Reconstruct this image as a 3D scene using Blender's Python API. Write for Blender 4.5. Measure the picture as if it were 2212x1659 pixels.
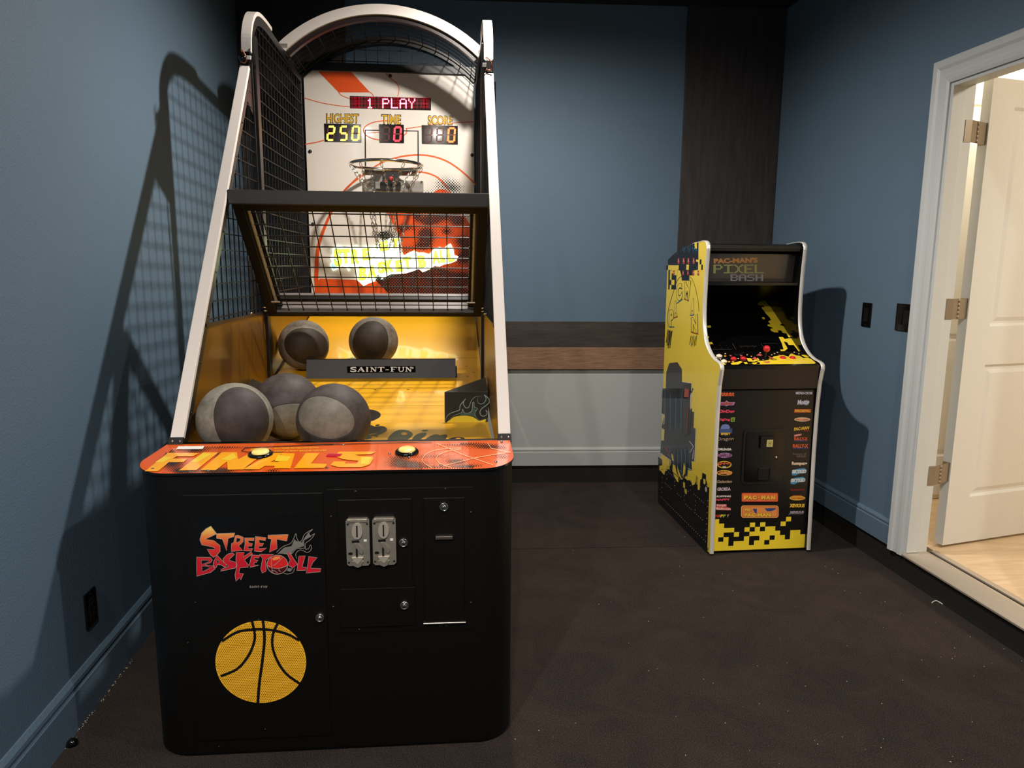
import bpy, math, random
from mathutils import Vector, Matrix
random.seed(7)
for _o in list(bpy.data.objects): bpy.data.objects.remove(_o)
SC = bpy.context.scene
COL = SC.collection
PI = math.pi
# ------------------------------------------------------------------ camera
F_PX, YAW, PITCH, ROLL, CAM_H = 1560.96, 0.116094, -0.163985, 0.008114, 1.39352
IW, IH = 2212, 1659
cy_, sy_ = math.cos(YAW), math.sin(YAW)
FW = Vector((sy_*math.cos(PITCH), cy_*math.cos(PITCH), math.sin(PITCH)))
_r = Vector((cy_, -sy_, 0)); _u = _r.cross(FW)
RT = _r*math.cos(ROLL) + _u*math.sin(ROLL)
UP = -_r*math.sin(ROLL) + _u*math.cos(ROLL)
CAM = Vector((0, 0, CAM_H))
cd = bpy.data.cameras.new('camera'); cam = bpy.data.objects.new('camera', cd); COL.objects.link(cam)
cam.matrix_world = Matrix(((RT.x, UP.x, -FW.x, 0), (RT.y, UP.y, -FW.y, 0), (RT.z, UP.z, -FW.z, CAM_H), (0, 0, 0, 1)))
cd.sensor_width = 36; cd.lens = F_PX/IW*36; cd.clip_start = .02; cd.clip_end = 60
SC.camera = cam
# ------------------------------------------------------------------ view, world
SC.view_settings.view_transform = 'Standard'; SC.view_settings.look = 'None'
SC.view_settings.exposure = 0.0; SC.view_settings.gamma = 1; SC.view_settings.use_curve_mapping = False
wd = bpy.data.worlds.new('world'); SC.world = wd; wd.use_nodes = True
wd.node_tree.nodes['Background'].inputs[0].default_value = (.5, .6, .8, 1)
wd.node_tree.nodes['Background'].inputs[1].default_value = 0.02
# ------------------------------------------------------------------ lights
CEIL = 2.90
def spot(name, x, y, power, size=125, blend=.55, col=(1, .86, .70), rad=.035, z=CEIL-.035, aim=(0, 0, -1)):
    l = bpy.data.lights.new(name, 'SPOT'); l.energy = power; l.spot_size = math.radians(size); l.spot_blend = blend
    l.color = col; l.shadow_soft_size = rad
    o = bpy.data.objects.new(name, l); COL.objects.link(o); o.location = (x, y, z)
    o.rotation_euler = Vector(aim).to_track_quat('-Z', 'Y').to_euler(); return o
LIGHTS = [(.29, 3.08, 185, 174), (-.14, -.30, 150, 172), (-.94, -.28, 190, 172), (1.55, .9, 105, 150), (1.2, -1.4, 60, 150)]
for _i, (x, y, e, s) in enumerate(LIGHTS): spot('ceiling_can_lamp', x, y, e, s, .8, (1, .93, .85))
# lamp of the lit room beyond the doorway
def arealamp(name, loc, size, power, col, aim=(0, 0, -1)):
    l = bpy.data.lights.new(name, 'AREA'); l.energy = power; l.size = size; l.color = col
    o = bpy.data.objects.new(name, l); COL.objects.link(o); o.location = loc
    o.rotation_euler = Vector(aim).to_track_quat('-Z', 'Y').to_euler(); return o
arealamp('hall_lamp_and_fill', (3.4, 1.6, 2.70), .4, 46, (1, .90, .76))
arealamp('hall_lamp_and_fill', (2.9, 3.25, 2.70), .25, 20, (1, .86, .66))  # unseen second lamp, added to brighten the hall wall behind the open door

# ------------------------------------------------------------------ materials
def s2l(c):
    return tuple((x/12.92 if x <= .04045 else ((x+.055)/1.055)**2.4) for x in [v/255 for v in c])
MATS = {}
def mat(name, rgb, rough=.5, metal=0, emit=None, es=0, spec=.5, coat=0, noise=0, nscale=40, bump=0, bscale=200, alpha=1):
    if name in MATS: return MATS[name]
    m = bpy.data.materials.new(name); m.use_nodes = True; nt = m.node_tree; b = nt.nodes['Principled BSDF']
    c = s2l(rgb)
    b.inputs['Base Color'].default_value = (*c, 1); b.inputs['Roughness'].default_value = rough
    b.inputs['Metallic'].default_value = metal; b.inputs['Specular IOR Level'].default_value = spec
    b.inputs['Coat Weight'].default_value = coat; b.inputs['Coat Roughness'].default_value = .06
    if emit:
        b.inputs['Emission Color'].default_value = (*s2l(emit), 1); b.inputs['Emission Strength'].default_value = es
    tc = nt.nodes.new('ShaderNodeTexCoord')
    if noise:
        n = nt.nodes.new('ShaderNodeTexNoise'); n.inputs['Scale'].default_value = nscale; n.inputs['Detail'].default_value = 4
        nt.links.new(tc.outputs['Object'], n.inputs['Vector'])
        mx = nt.nodes.new('ShaderNodeMix'); mx.data_type = 'RGBA'
        mx.inputs['A'].default_value = (*[v*(1-noise) for v in c], 1); mx.inputs['B'].default_value = (*[min(1, v*(1+noise)) for v in c], 1)
        nt.links.new(n.outputs['Fac'], mx.inputs['Factor']); nt.links.new(mx.outputs['Result'], b.inputs['Base Color'])
    if bump:
        n2 = nt.nodes.new('ShaderNodeTexNoise'); n2.inputs['Scale'].default_value = bscale; n2.inputs['Detail'].default_value = 2
        nt.links.new(tc.outputs['Object'], n2.inputs['Vector'])
        bp = nt.nodes.new('ShaderNodeBump'); bp.inputs['Strength'].default_value = bump; bp.inputs['Distance'].default_value = .002
        nt.links.new(n2.outputs['Fac'], bp.inputs['Height']); nt.links.new(bp.outputs['Normal'], b.inputs['Normal'])
    MATS[name] = m; return m

def nodes_of(m): return m.node_tree, m.node_tree.nodes['Principled BSDF']
def ramp(nt, stops):
    r = nt.nodes.new('ShaderNodeValToRGB'); el = r.color_ramp.elements
    while len(el) < len(stops): el.new(.5)
    for e, (p, c) in zip(el, stops): e.position = p; e.color = (*s2l(c), 1)
    return r
def wood(name, c1, c2, scale=(1, 1, 1), rough=.45, nscale=6):
    m = mat(name, c1, rough); nt, b = nodes_of(m)
    tc = nt.nodes.new('ShaderNodeTexCoord'); mp = nt.nodes.new('ShaderNodeMapping'); mp.inputs['Scale'].default_value = scale
    n = nt.nodes.new('ShaderNodeTexNoise'); n.inputs['Scale'].default_value = nscale; n.inputs['Detail'].default_value = 8; n.inputs['Roughness'].default_value = .65
    n.inputs['Distortion'].default_value = .4
    r = ramp(nt, [(.3, c2), (.7, c1)])
    nt.links.new(tc.outputs['Object'], mp.inputs['Vector']); nt.links.new(mp.outputs['Vector'], n.inputs['Vector'])
    nt.links.new(n.outputs['Fac'], r.inputs['Fac']); nt.links.new(r.outputs['Color'], b.inputs['Base Color'])
    bp = nt.nodes.new('ShaderNodeBump'); bp.inputs['Strength'].default_value = .15; bp.inputs['Distance'].default_value = .002
    nt.links.new(n.outputs['Fac'], bp.inputs['Height']); nt.links.new(bp.outputs['Normal'], b.inputs['Normal'])
    return m

M_WALL = mat('blue_wall_paint', (90, 112, 131), .6, noise=.04, nscale=3, bump=.5, bscale=150, spec=.35)
M_GREY = mat('pale_grey_wall_paint', (176, 180, 178), .7, noise=.03, nscale=4, bump=.25, bscale=150)
M_CEIL = mat('dark_ceiling_paint', (26, 30, 36), .8, noise=.05, bump=.2)
M_CURB = mat('black_painted_curb', (20, 18, 16), .8, noise=.3, nscale=12, bump=.4, bscale=40)
M_TRIM = mat('white_trim_paint', (205, 205, 200), .4, noise=.02, bump=.05)
M_CASE = mat('white_casing_paint', (196, 200, 200), .42, noise=.02, bump=.05)
M_DOOR = mat('white_door_paint', (205, 206, 204), .45, noise=.02, bump=.08, bscale=90)
M_CREAM = mat('cream_wall_paint', (235, 225, 200), .7, noise=.02)
M_DWOOD = wood('dark_oak_plank', (68, 62, 59), (46, 41, 39), (9, 9, .9), .5, 5)
M_DWOODH = wood('dark_oak_board', (72, 65, 61), (48, 42, 39), (.9, 9, 9), .5, 5)
M_LWOOD = wood('tan_oak_board', (158, 124, 98), (112, 84, 64), (2.0, 20, 26), .5, 5)
M_HALL = wood('pale_wood_floor', (214, 190, 158), (190, 162, 128), (1.2, 9, 9), .4, 4)
M_BLK = mat('black_powder_coat', (8, 7, 6), .45, spec=.3, noise=.1, bump=.12, bscale=900)
M_BLKS = mat('black_satin_metal', (22, 21, 20), .35, spec=.5, noise=.08, nscale=20)
M_BLKG = mat('black_gloss_plastic', (12, 12, 12), .15, spec=.5, noise=.05)
M_WHT = mat('white_diffuser_plastic', (214, 205, 198), .45, noise=.02)
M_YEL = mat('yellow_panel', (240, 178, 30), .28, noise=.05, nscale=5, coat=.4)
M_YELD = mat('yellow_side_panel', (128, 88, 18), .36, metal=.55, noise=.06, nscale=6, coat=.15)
M_CHR = mat('chrome', (220, 215, 205), .12, metal=1, noise=.02)
M_STEEL = mat('brushed_steel', (190, 182, 168), .32, metal=1, noise=.06, nscale=60)
M_CAST = mat('cast_zinc', (178, 170, 156), .42, metal=.75, noise=.05, bump=.2, bscale=500)
M_INK = mat('black_ink', (14, 13, 14), .4, noise=.05)
M_ORG = mat('orange_print', (214, 78, 18), .35, noise=.03)
M_ORGL = mat('orange_line_print', (214, 92, 34), .35, noise=.03)
M_BRD = mat('white_backboard', (222, 214, 204), .3, noise=.02, coat=.5)
M_GOLD = mat('gold_lettering', (205, 160, 30), .4, noise=.04)
M_SMOKE = mat('dark_display_glass', (22, 14, 12), .12, coat=.6, noise=.05)
M_WHITE = mat('white_ink', (225, 222, 215), .45, noise=.02)
M_YINK = mat('yellow_print', (244, 214, 52), .38, noise=.03, coat=.3)
M_PYEL = mat('cabinet_yellow_vinyl', (232, 196, 62), .35, noise=.03, nscale=8, coat=.4)
M_TMOLD = mat('chrome_edge_molding', (235, 232, 226), .28, metal=.35, noise=.02)
M_RED = mat('red_button_plastic', (210, 32, 40), .2, coat=.6, noise=.03)
M_WBTN = mat('cream_button_plastic', (240, 225, 200), .25, coat=.5, noise=.02)

# ------------------------------------------------------------------ mesh builder
class MB:
    def __init__(s): s.v = []; s.f = []; s.m = []; s.s = []
    def add(s, vs, fs, mi=0, smooth=False):
        b = len(s.v); s.v += [tuple(v) for v in vs]
        for f in fs: s.f.append(tuple(b+i for i in f)); s.m.append(mi); s.s.append(smooth)
    def box(s, x0, x1, y0, y1, z0, z1, mi=0):
        s.add([(x0,y0,z0),(x1,y0,z0),(x1,y1,z0),(x0,y1,z0),(x0,y0,z1),(x1,y0,z1),(x1,y1,z1),(x0,y1,z1)],
              [(0,3,2,1),(4,5,6,7),(0,1,5,4),(1,2,6,5),(2,3,7,6),(3,0,4,7)], mi)
    def obox(s, p, a, b, c, mi=0):
        p, a, b, c = map(Vector, (p, a, b, c))
        vs = [p, p+a, p+a+b, p+b, p+c, p+a+c, p+a+b+c, p+b+c]
        fs = [(0,3,2,1),(4,5,6,7),(0,1,5,4),(1,2,6,5),(2,3,7,6),(3,0,4,7)]
        if a.cross(b).dot(c) < 0: fs = [f[::-1] for f in fs]
        s.add(vs, fs, mi)
    def beam(s, p, q, w, h, up=(0, 0, 1), mi=0):      # rectangular bar centred on p-q
        p, q, up = Vector(p), Vector(q), Vector(up); d = (q-p).normalized(); a = d.cross(up).normalized(); b = a.cross(d)
        s.obox(p-a*w/2-b*h/2, a*w, b*h, q-p, mi)
    def extr(s, poly, vec, mi=0, side=None):
        poly = [Vector(p) for p in poly]; vec = Vector(vec); n = len(poly)
        nrm = Vector((0, 0, 0))
        for i in range(n): nrm += poly[i].cross(poly[(i+1) % n])
        if nrm.dot(vec) > 0: poly = poly[::-1]
        vs = poly+[p+vec for p in poly]
        s.add(vs, [tuple(range(n)), tuple(range(2*n-1, n-1, -1))], mi)
        s.add(vs, [(i, i+n, (i+1) % n+n, (i+1) % n)[::1] for i in range(n)], mi if side is None else side)
    def poly(s, pts, mi=0): s.add(pts, [tuple(range(len(pts)))], mi)
    def tube(s, pts, r, n=8, mi=0, closed=False, smooth=True, ref=(0, 0, 1)):
        pts = [Vector(p) for p in pts]; N = len(pts); vs = []; fs = []; prev = None
        for i, p in enumerate(pts):
            if closed: d = pts[(i+1) % N]-pts[i-1]
            else: d = pts[min(i+1, N-1)]-pts[max(i-1, 0)]
            d.normalize(); a = prev if prev else Vector(ref)
            if abs(a.dot(d)) > .98: a = Vector((1, 0, 0)) if abs(d.x) < .9 else Vector((0, 1, 0))
            b = (a-d*a.dot(d)).normalized(); prev = b; c = d.cross(b)
            rr = r[i] if isinstance(r, (list, tuple)) else r
            for k in range(n):
                t = 2*PI*k/n; vs.append(p+b*rr*math.cos(t)+c*rr*math.sin(t))
        M = N if closed else N-1
        for i in range(M):
            for k in range(n):
                fs.append((i*n+k, i*n+(k+1) % n, ((i+1) % N)*n+(k+1) % n, ((i+1) % N)*n+k))
        s.add(vs, fs, mi, smooth)
        if not closed: s.add(vs[:n], [tuple(range(n))[::-1]], mi); s.add(vs[-n:], [tuple(range(n))], mi)
    def lathe(s, prof, o, ax=(0, 0, 1), n=24, mi=0, smooth=True):   # prof: (radius, height along ax)
        o, ax = Vector(o), Vector(ax).normalized(); t = Vector((1, 0, 0)) if abs(ax.x) < .9 else Vector((0, 1, 0))
        a = (t-ax*t.dot(ax)).normalized(); b = ax.cross(a); vs = []; fs = []
        for r, h in prof:
            for k in range(n):
                w = 2*PI*k/n; vs.append(o+ax*h+(a*math.cos(w)+b*math.sin(w))*max(r, 1e-5))
        for i in range(len(prof)-1):
            for k in range(n): fs.append((i*n+k, i*n+(k+1) % n, (i+1)*n+(k+1) % n, (i+1)*n+k))
        s.add(vs, fs, mi, smooth)
    def build(s, name, mats, parent=None, bevel=0, seg=2, kind=None, label=None, cat=None, group=None):
        me = bpy.data.meshes.new(name); me.from_pydata(s.v, [], s.f)
        if not isinstance(mats, (list, tuple)): mats = [mats]
        for m in mats: me.materials.append(m)
        me.polygons.foreach_set('material_index', s.m); me.polygons.foreach_set('use_smooth', s.s); me.update()
        o = bpy.data.objects.new(name, me); COL.objects.link(o)
        if parent: o.parent = parent
        if bevel:
            bv = o.modifiers.new('bevel', 'BEVEL'); bv.width = bevel; bv.segments = seg; bv.limit_method = 'ANGLE'; bv.angle_limit = math.radians(40)
        tag(o, label, cat, group, kind); return o
def tag(o, label=None, cat=None, group=None, kind=None):
    for k, v in (('label', label), ('category', cat), ('group', group), ('kind', kind)):
        if v: o[k] = v
    return o
def thing(name, label, cat, loc=(0, 0, 0), rz=0, group=None):
    o = bpy.data.objects.new(name, None); COL.objects.link(o); o.location = loc; o.rotation_euler = (0, 0, rz)
    o.empty_display_size = .1
    return tag(o, label, cat, group)
def bxo(name, x0, x1, y0, y1, z0, z1, m, parent=None, bevel=0, **k):
    b = MB(); b.box(x0, x1, y0, y1, z0, z1); return b.build(name, m, parent, bevel, **k)

# ------------------------------------------------------------------ a surface seen in the photo: pixel -> point on that real plane
class Plane:
    def __init__(s, p, n, frame=None):     # p, n in the frame's own coordinates (a 4x4) or in the world
        s.M = frame or Matrix.Identity(4); s.Mi = s.M.inverted()
        s.p = s.M @ Vector(p); s.n = (s.M.to_3x3() @ Vector(n)).normalized()
    def at(s, x, y, eps=0):
        d = FW + RT*((x-IW/2)/F_PX) - UP*((y-IH/2)/F_PX)
        t = (s.p+s.n*eps-CAM).dot(s.n)/d.dot(s.n)
        return s.Mi @ (CAM+d*t)
EPS = .0006
def ppoly(mb, pl, pts, mi=0, e=1):
    n = len(pts); area = sum(pts[i][0]*pts[(i+1) % n][1]-pts[(i+1) % n][0]*pts[i][1] for i in range(n))
    if area > 0: pts = pts[::-1]
    mb.poly([pl.at(x, y, EPS*e) for x, y in pts], mi)
def smooth_line(pts, k=6, closed=False):
    out = []; n = len(pts); R = n if closed else n-1
    for i in range(R):
        p0 = pts[(i-1) % n] if (closed or i > 0) else pts[i]; p1 = pts[i]; p2 = pts[(i+1) % n]
        p3 = pts[(i+2) % n] if (closed or i < n-2) else p2
        for j in range(k):
            t = j/k
            out.append(tuple(.5*((2*p1[a])+(-p0[a]+p2[a])*t+(2*p0[a]-5*p1[a]+4*p2[a]-p3[a])*t*t+(-p0[a]+3*p1[a]-3*p2[a]+p3[a])*t**3) for a in range(len(p1))))
    if not closed: out.append(tuple(pts[-1]))
    return out
def pstroke(mb, pl, pts, w, mi=0, e=1, closed=False, taper=False):
    N = len(pts); L = []; R = []
    for i, p in enumerate(pts):
        a = pts[(i+1) % N] if (closed or i < N-1) else pts[i]; b = pts[i-1] if (closed or i > 0) else pts[i]
        dx, dy = a[0]-b[0], a[1]-b[1]; l = math.hypot(dx, dy) or 1; ww = w/2
        if taper: ww *= max(.15, 1-abs(2*i/(N-1)-1)**3)
        nx, ny = -dy/l*ww, dx/l*ww
        L.append((p[0]+nx, p[1]+ny)); R.append((p[0]-nx, p[1]-ny))
    M = N if closed else N-1
    vs = [pl.at(x, y, EPS*e) for x, y in L]+[pl.at(x, y, EPS*e) for x, y in R]
    mb.add(vs, [(i, (i+1) % N, N+(i+1) % N, N+i) for i in range(M)], mi)
def zc(x0, y0, k, pts): return [(x0+x*k, y0+y*k) for x, y in pts]
_tc = {}
def text_geom(txt, bold=0):
    key = (txt, bold)
    if key in _tc: return _tc[key]
    c = bpy.data.curves.new('t', 'FONT'); c.body = txt; c.offset = bold; c.resolution_u = 4
    o = bpy.data.objects.new('t', c); COL.objects.link(o); bpy.context.view_layer.update()
    me = bpy.data.meshes.new_from_object(o.evaluated_get(bpy.context.evaluated_depsgraph_get()))
    vs = [tuple(v.co) for v in me.vertices]; fs = [tuple(p.vertices) for p in me.polygons]
    bpy.data.objects.remove(o); bpy.data.curves.remove(c); bpy.data.meshes.remove(me)
    x0 = min(v[0] for v in vs); x1 = max(v[0] for v in vs); y0 = min(v[1] for v in vs); y1 = max(v[1] for v in vs)
    g = ([((v[0]-x0)/(x1-x0), (v[1]-y0)/(y1-y0)) for v in vs], fs); _tc[key] = g; return g
def ptext(mb, pl, txt, quad, mi=0, e=1, bold=0, grow=0):
    """quad: top-left, top-right, bottom-right, bottom-left in pixels of the surface"""
    tl, tr, br, bl = quad; vs, fs = text_geom(txt, bold); out = []
    if grow:
        cx = sum(q[0] for q in quad)/4; cy = sum(q[1] for q in quad)/4
        g = lambda q: (q[0]+(grow if q[0] > cx else -grow), q[1]+(grow if q[1] > cy else -grow)); tl, tr, br, bl = map(g, (tl, tr, br, bl))
    for x, y in vs:
        px = (bl[0]*(1-x)+br[0]*x)*(1-y)+(tl[0]*(1-x)+tr[0]*x)*y; py = (bl[1]*(1-x)+br[1]*x)*(1-y)+(tl[1]*(1-x)+tr[1]*x)*y
        out.append(pl.at(px, py, EPS*e))
    mb.add(out, fs, mi)
def rq(x0, y0, x1, y1, sk=0, rise=0): return [(x0+sk, y0), (x1+sk, y0+rise), (x1, y1+rise), (x0, y1)]
PIX = {'1':["00100","01100","00100","00100","00100","00100","01110"],'P':["11110","10001","10001","11110","10000","10000","10000"],
 'L':["10000","10000","10000","10000","10000","10000","11111"],'A':["01110","10001","10001","11111","10001","10001","10001"],
 'Y':["10001","10001","01010","00100","00100","00100","00100"],'I':["11111","00100","00100","00100","00100","00100","11111"],
 'X':["10001","01010","00100","00100","00100","01010","10001"],'E':["11111","10000","10000","11110","10000","10000","11111"],
 'B':["11110","10001","10001","11110","10001","10001","11110"],'S':["01111","10000","10000","01110","00001","00001","11110"],
 'H':["10001","10001","10001","11111","10001","10001","10001"],' ':["00000"]*7}
def pdots(mb, pl, x0, y0, x1, y1, pitch, field, mi=0, e=1, rise=0, n=6):
    """halftone print: dots whose size follows field(x, y) 0..1"""
    r = 0; y = y0
    while y <= y1:
        x = x0+(pitch/2 if r % 2 else 0)
        while x <= x1:
            k = field(x, y)
            if k > .08:
                rad = pitch*.405*min(1, k*1.15); yy = y+rise*(x-x0)
                mb.add([pl.at(x+rad*math.cos(2*PI*i/n), yy-rad*math.sin(2*PI*i/n), EPS*e) for i in range(n)], [tuple(range(n))], mi)
            x += pitch
        y += pitch*.5; r += 1
def blobs(*bs):   # (cx, cy, rx, ry, strength)
    return lambda x, y: sum(s*math.exp(-((x-a)/rx)**2-((y-b)/ry)**2) for a, b, rx, ry, s in bs)
def inpoly(x, y, P):
    c = False; j = len(P)-1
    for i in range(len(P)):
        if (P[i][1] > y) != (P[j][1] > y) and x < (P[j][0]-P[i][0])*(y-P[i][1])/(P[j][1]-P[i][1])+P[i][0]: c = not c
        j = i
    return c
exec_parts = None
# ================================================================== THE ROOM
XL, XR, DB, TB = -1.0728, 2.1309, 4.51067, math.tan(-.0624602)
ZC = .116                                   # top of the curb / level of the hall floor
NB = Vector((TB, -1, 0)).normalized(); DBK = Vector((1, TB, 0)).normalized()
def BW(x, off=0, z=0): return Vector((x, DB+x*TB, z))+NB*off
def bslab(name, x0, x1, z0, z1, t, m, off=0, bevel=0, kind='structure'):
    b = MB(); p = BW(x0, off, z0); b.obox(p, BW(x1, off, z0)-p, NB*t, (0, 0, z1-z0)); return b.build(name, m, None, bevel, kind=kind)
YB = -3.0
bxo('floor', XL-.1, XR, YB, 4.75, -.08, 0, None, kind='structure') if False else None
def carpet():
    m = mat('dark_brown_carpet', (40, 34, 31), .95, spec=.15); nt, b = nodes_of(m)
    tc = nt.nodes.new('ShaderNodeTexCoord')
    n1 = nt.nodes.new('ShaderNodeTexNoise'); n1.inputs['Scale'].default_value = 260; n1.inputs['Detail'].default_value = 5; n1.inputs['Roughness'].default_value = .75
    n2 = nt.nodes.new('ShaderNodeTexNoise'); n2.inputs['Scale'].default_value = 3.4; n2.inputs['Detail'].default_value = 9; n2.inputs['Roughness'].default_value = .68; n2.inputs['Distortion'].default_value = 1.4
    for n in (n1, n2): nt.links.new(tc.outputs['Object'], n.inputs['Vector'])
    r1 = ramp(nt, [(.32, (8, 6, 5)), (.5, (38, 30, 26)), (.68, (112, 90, 76))]); r2 = ramp(nt, [(.38, (13, 10, 9)), (.64, (52, 42, 36))])
    nt.links.new(n1.outputs['Fac'], r1.inputs['Fac']); nt.links.new(n2.outputs['Fac'], r2.inputs['Fac'])
    mx = nt.nodes.new('ShaderNodeMix'); mx.data_type = 'RGBA'; mx.inputs['Factor'].default_value = .42
    nt.links.new(r1.outputs['Color'], mx.inputs['A']); nt.links.new(r2.outputs['Color'], mx.inputs['B']); nt.links.new(mx.outputs['Result'], b.inputs['Base Color'])
    bp = nt.nodes.new('ShaderNodeBump'); bp.inputs['Strength'].default_value = .8; bp.inputs['Distance'].default_value = .006
    nt.links.new(n1.outputs['Fac'], bp.inputs['Height']); nt.links.new(bp.outputs['Normal'], b.inputs['Normal'])
    b.inputs['Sheen Weight'].default_value = .03
    return m
M_CARP = carpet()
bxo('floor', XL-.1, XR+.13, YB, 4.75, -.08, 0, M_CARP, kind='structure')
_b = MB(); _b.beam((.30, 3.386, 0), (1.335, 3.332, 0), .004, .004); _b.build('trim_11', M_CARP, kind='structure')
bxo('ceiling', XL-.1, XR+.13, YB, 4.75, CEIL, CEIL+.08, M_CEIL, kind='structure')
bxo('wall_left', XL-.1, XL, YB, 4.75, 0, CEIL, M_WALL, kind='structure')
bxo('wall_front', XL, XR, YB-.1, YB, 0, CEIL, M_WALL, kind='structure')
# back wall: blue above, pale grey below the boards, black curb at the foot
b = MB(); p = BW(XL-.1, 0, .9); b.obox(p, BW(XR+.1, 0, .9)-p, -NB*.1, (0, 0, CEIL-.9), 0)
p = BW(XL-.1, 0, ZC); b.obox(p, BW(XR+.1, 0, ZC)-p, -NB*.1, (0, 0, .9-ZC), 1)
b.build('wall_back', [M_WALL, M_GREY], kind='structure')
bslab('trim_1', XL, XR, 0, ZC, .1, M_CURB, off=-.1+.001)
bslab('trim_2', XL, XR, .885, 1.0442, .014, M_DWOODH, bevel=.001)
bslab('trim_3', XL, XR, .744, .8835, .020, M_LWOOD, bevel=.0015)
bslab('trim_4', XL+.002, -.457, ZC, CEIL, .018, M_DWOOD, bevel=.001)
bslab('trim_5', 1.540, XR-.002, ZC, CEIL, .018, M_DWOOD, bevel=.001)
def sweep(name, prof, path, outs, m):     # profile (a, b): a along 'out' vector, b up
    b = MB(); vs = []; n = len(prof)
    for P, o in zip(path, outs):
        for a, h in prof: vs.append(Vector(P)+Vector(o)*a+Vector((0, 0, h)))
    for i in range(len(path)-1):
        b.add(vs, [(i*n+k, i*n+(k+1) % n, (i+1)*n+(k+1) % n, (i+1)*n+k) for k in range(n)])
    b.add(vs, [tuple(range(n)), tuple(range(len(vs)-1, len(vs)-n-1, -1))])
    return b.build(name, m, kind='structure')
bbp = [(0, 0), (.013, 0), (.013, .088), (.009, .094), (.012, .099), (.012, .106), (.005, .118), (0, .118)]
sweep('baseboard_back', bbp, [BW(-.457, 0, ZC), BW(1.54, 0, ZC)], [NB, NB], M_GREY)
bbl = [(0, 0), (.014, 0), (.014, .118), (.009, .124), (.009, .131), (.013, .137), (.012, .148), (.004, .162), (0, .162)]
sweep('baseboard_left', bbl, [(XL, YB, 0), (XL, 4.56, 0)], [(1, 0, 0)]*2, M_WALL)
sweep('baseboard_right', bbp, [(XR, 2.981, ZC), (XR, 4.36, ZC)], [(-1, 0, 0)]*2, M_WALL)
# right wall with the doorway
YI, YJ, ZT, YO = 2.876, 2.050, 2.135, .098           # opening sides, head, casing width
b = MB(); W2 = XR+.094
b.box(XR, W2, YI+.012, 4.75, ZC, CEIL); b.box(XR, W2, YJ-.012, YI+.012, ZT+.012, CEIL); b.box(XR, W2, YB, YJ-.012, ZC, CEIL)
b.build('wall_right', M_WALL, kind='structure')
bxo('trim_6', XR+.001, XR+.093, YB, 4.36, 0, ZC, M_CURB, kind='structure')
cp = [(0, 0), (0, .010), (.012, .014), (.030, .016), (.036, .012), (.058, .014), (.070, .020), (.090, .022), (.098, .018), (.098, 0)]
def casing():
    b = MB(); n = len(cp); vs = []
    for y, z, sy, sz in ((YI+.004, ZC-.012, 1, 0), (YI+.004, ZT+.004, 1, 1), (YJ-.004, ZT+.004, -1, 1), (YJ-.004, ZC-.012, -1, 0)):
        for o, h in cp: vs.append((XR-h, y+sy*o, z+sz*o))
    for i in range(3): b.add(vs, [(i*n+k, i*n+k+1, (i+1)*n+k+1, (i+1)*n+k) for k in range(n-1)])
    b.add(vs, [tuple(range(n)), tuple(range(3*n, 4*n))])
    return b.build('trim_7', M_CASE, kind='structure')
casing()
b = MB()      # jamb lining with its stop
for y0, y1, q in ((YI, YI+.012, 1), (YJ-.012, YJ, -1)):
    b.box(XR-.002, W2+.012, y0, y1, ZC, ZT+.012)
    ys = (YI-.012, YI) if q > 0 else (YJ, YJ+.012); b.box(XR-.002, XR+.052, *ys, ZC+.008, ZT)
b.box(XR-.002, W2+.012, YJ, YI, ZT, ZT+.012); b.box(XR-.002, XR+.052, YJ+.012, YI-.012, ZT-.012, ZT)
b.build('trim_8', M_CASE, kind='structure', bevel=.001)
b = MB()      # ribbed aluminium threshold with black seal
prof = [(XR-.016, ZC-.008), (XR-.016, ZC-.001), (XR-.008, ZC+.004)]
x = XR-.006
for k in range(10): prof += [(x, ZC+.0045), (x+.0045, ZC+.0075), (x+.006, ZC+.0075), (x+.0085, ZC+.0045)]; x += .0105
prof += [(x+.002, ZC+.006), (x+.012, ZC+.006), (x+.012, ZC-.008)]
xe = x+.012
b.extr([(a, YJ, z) for a, z in prof], (0, YI-YJ, 0), 0); b.box(xe, xe+.014, YJ, YI, ZC-.008, ZC+.003, 1); b.box(xe+.014, xe+.044, YJ, YI, ZC-.008, ZC+.009, 0)
M_ALU = mat('aluminium_threshold', (196, 184, 168), .38, metal=.6, noise=.04)
b.build('trim_9', [M_ALU, M_INK], kind='structure')
# hall beyond the doorway
HX = xe+.044
bxo('floor_hall', HX, 5.2, -.4, 3.60, ZC-.02, ZC+.002, M_HALL, kind='structure')
b = MB(); b.box(2.2615, 5.2, 3.60, 3.70, ZC, 2.75); b.box(5.1, 5.2, -.4, 3.60, ZC, 2.75); b.box(W2+.012, 5.2, -.5, -.4, ZC, 2.75)
b.box(W2, W2+.012, YI+.1, 3.6, ZC, 2.75); b.box(W2, W2+.012, -.4, YJ-.1, ZC, 2.75); b.box(W2, W2+.012, YJ-.1, YI+.1, ZT+.1, 2.75)
b.build('wall_hall', M_CREAM, kind='structure')
bxo('ceiling_hall', W2, 5.2, -.5, 3.7, 2.75, 2.8, M_CREAM, kind='structure')
b = MB()
b.box(2.36, 2.45, 3.585, 3.60, ZC, 2.22); b.box(3.21, 3.30, 3.585, 3.60, ZC, 2.22); b.box(2.36, 3.30, 3.585, 3.60, 2.22, 2.31)
b.build('trim_10', M_CASE, kind='structure', bevel=.003)

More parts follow.
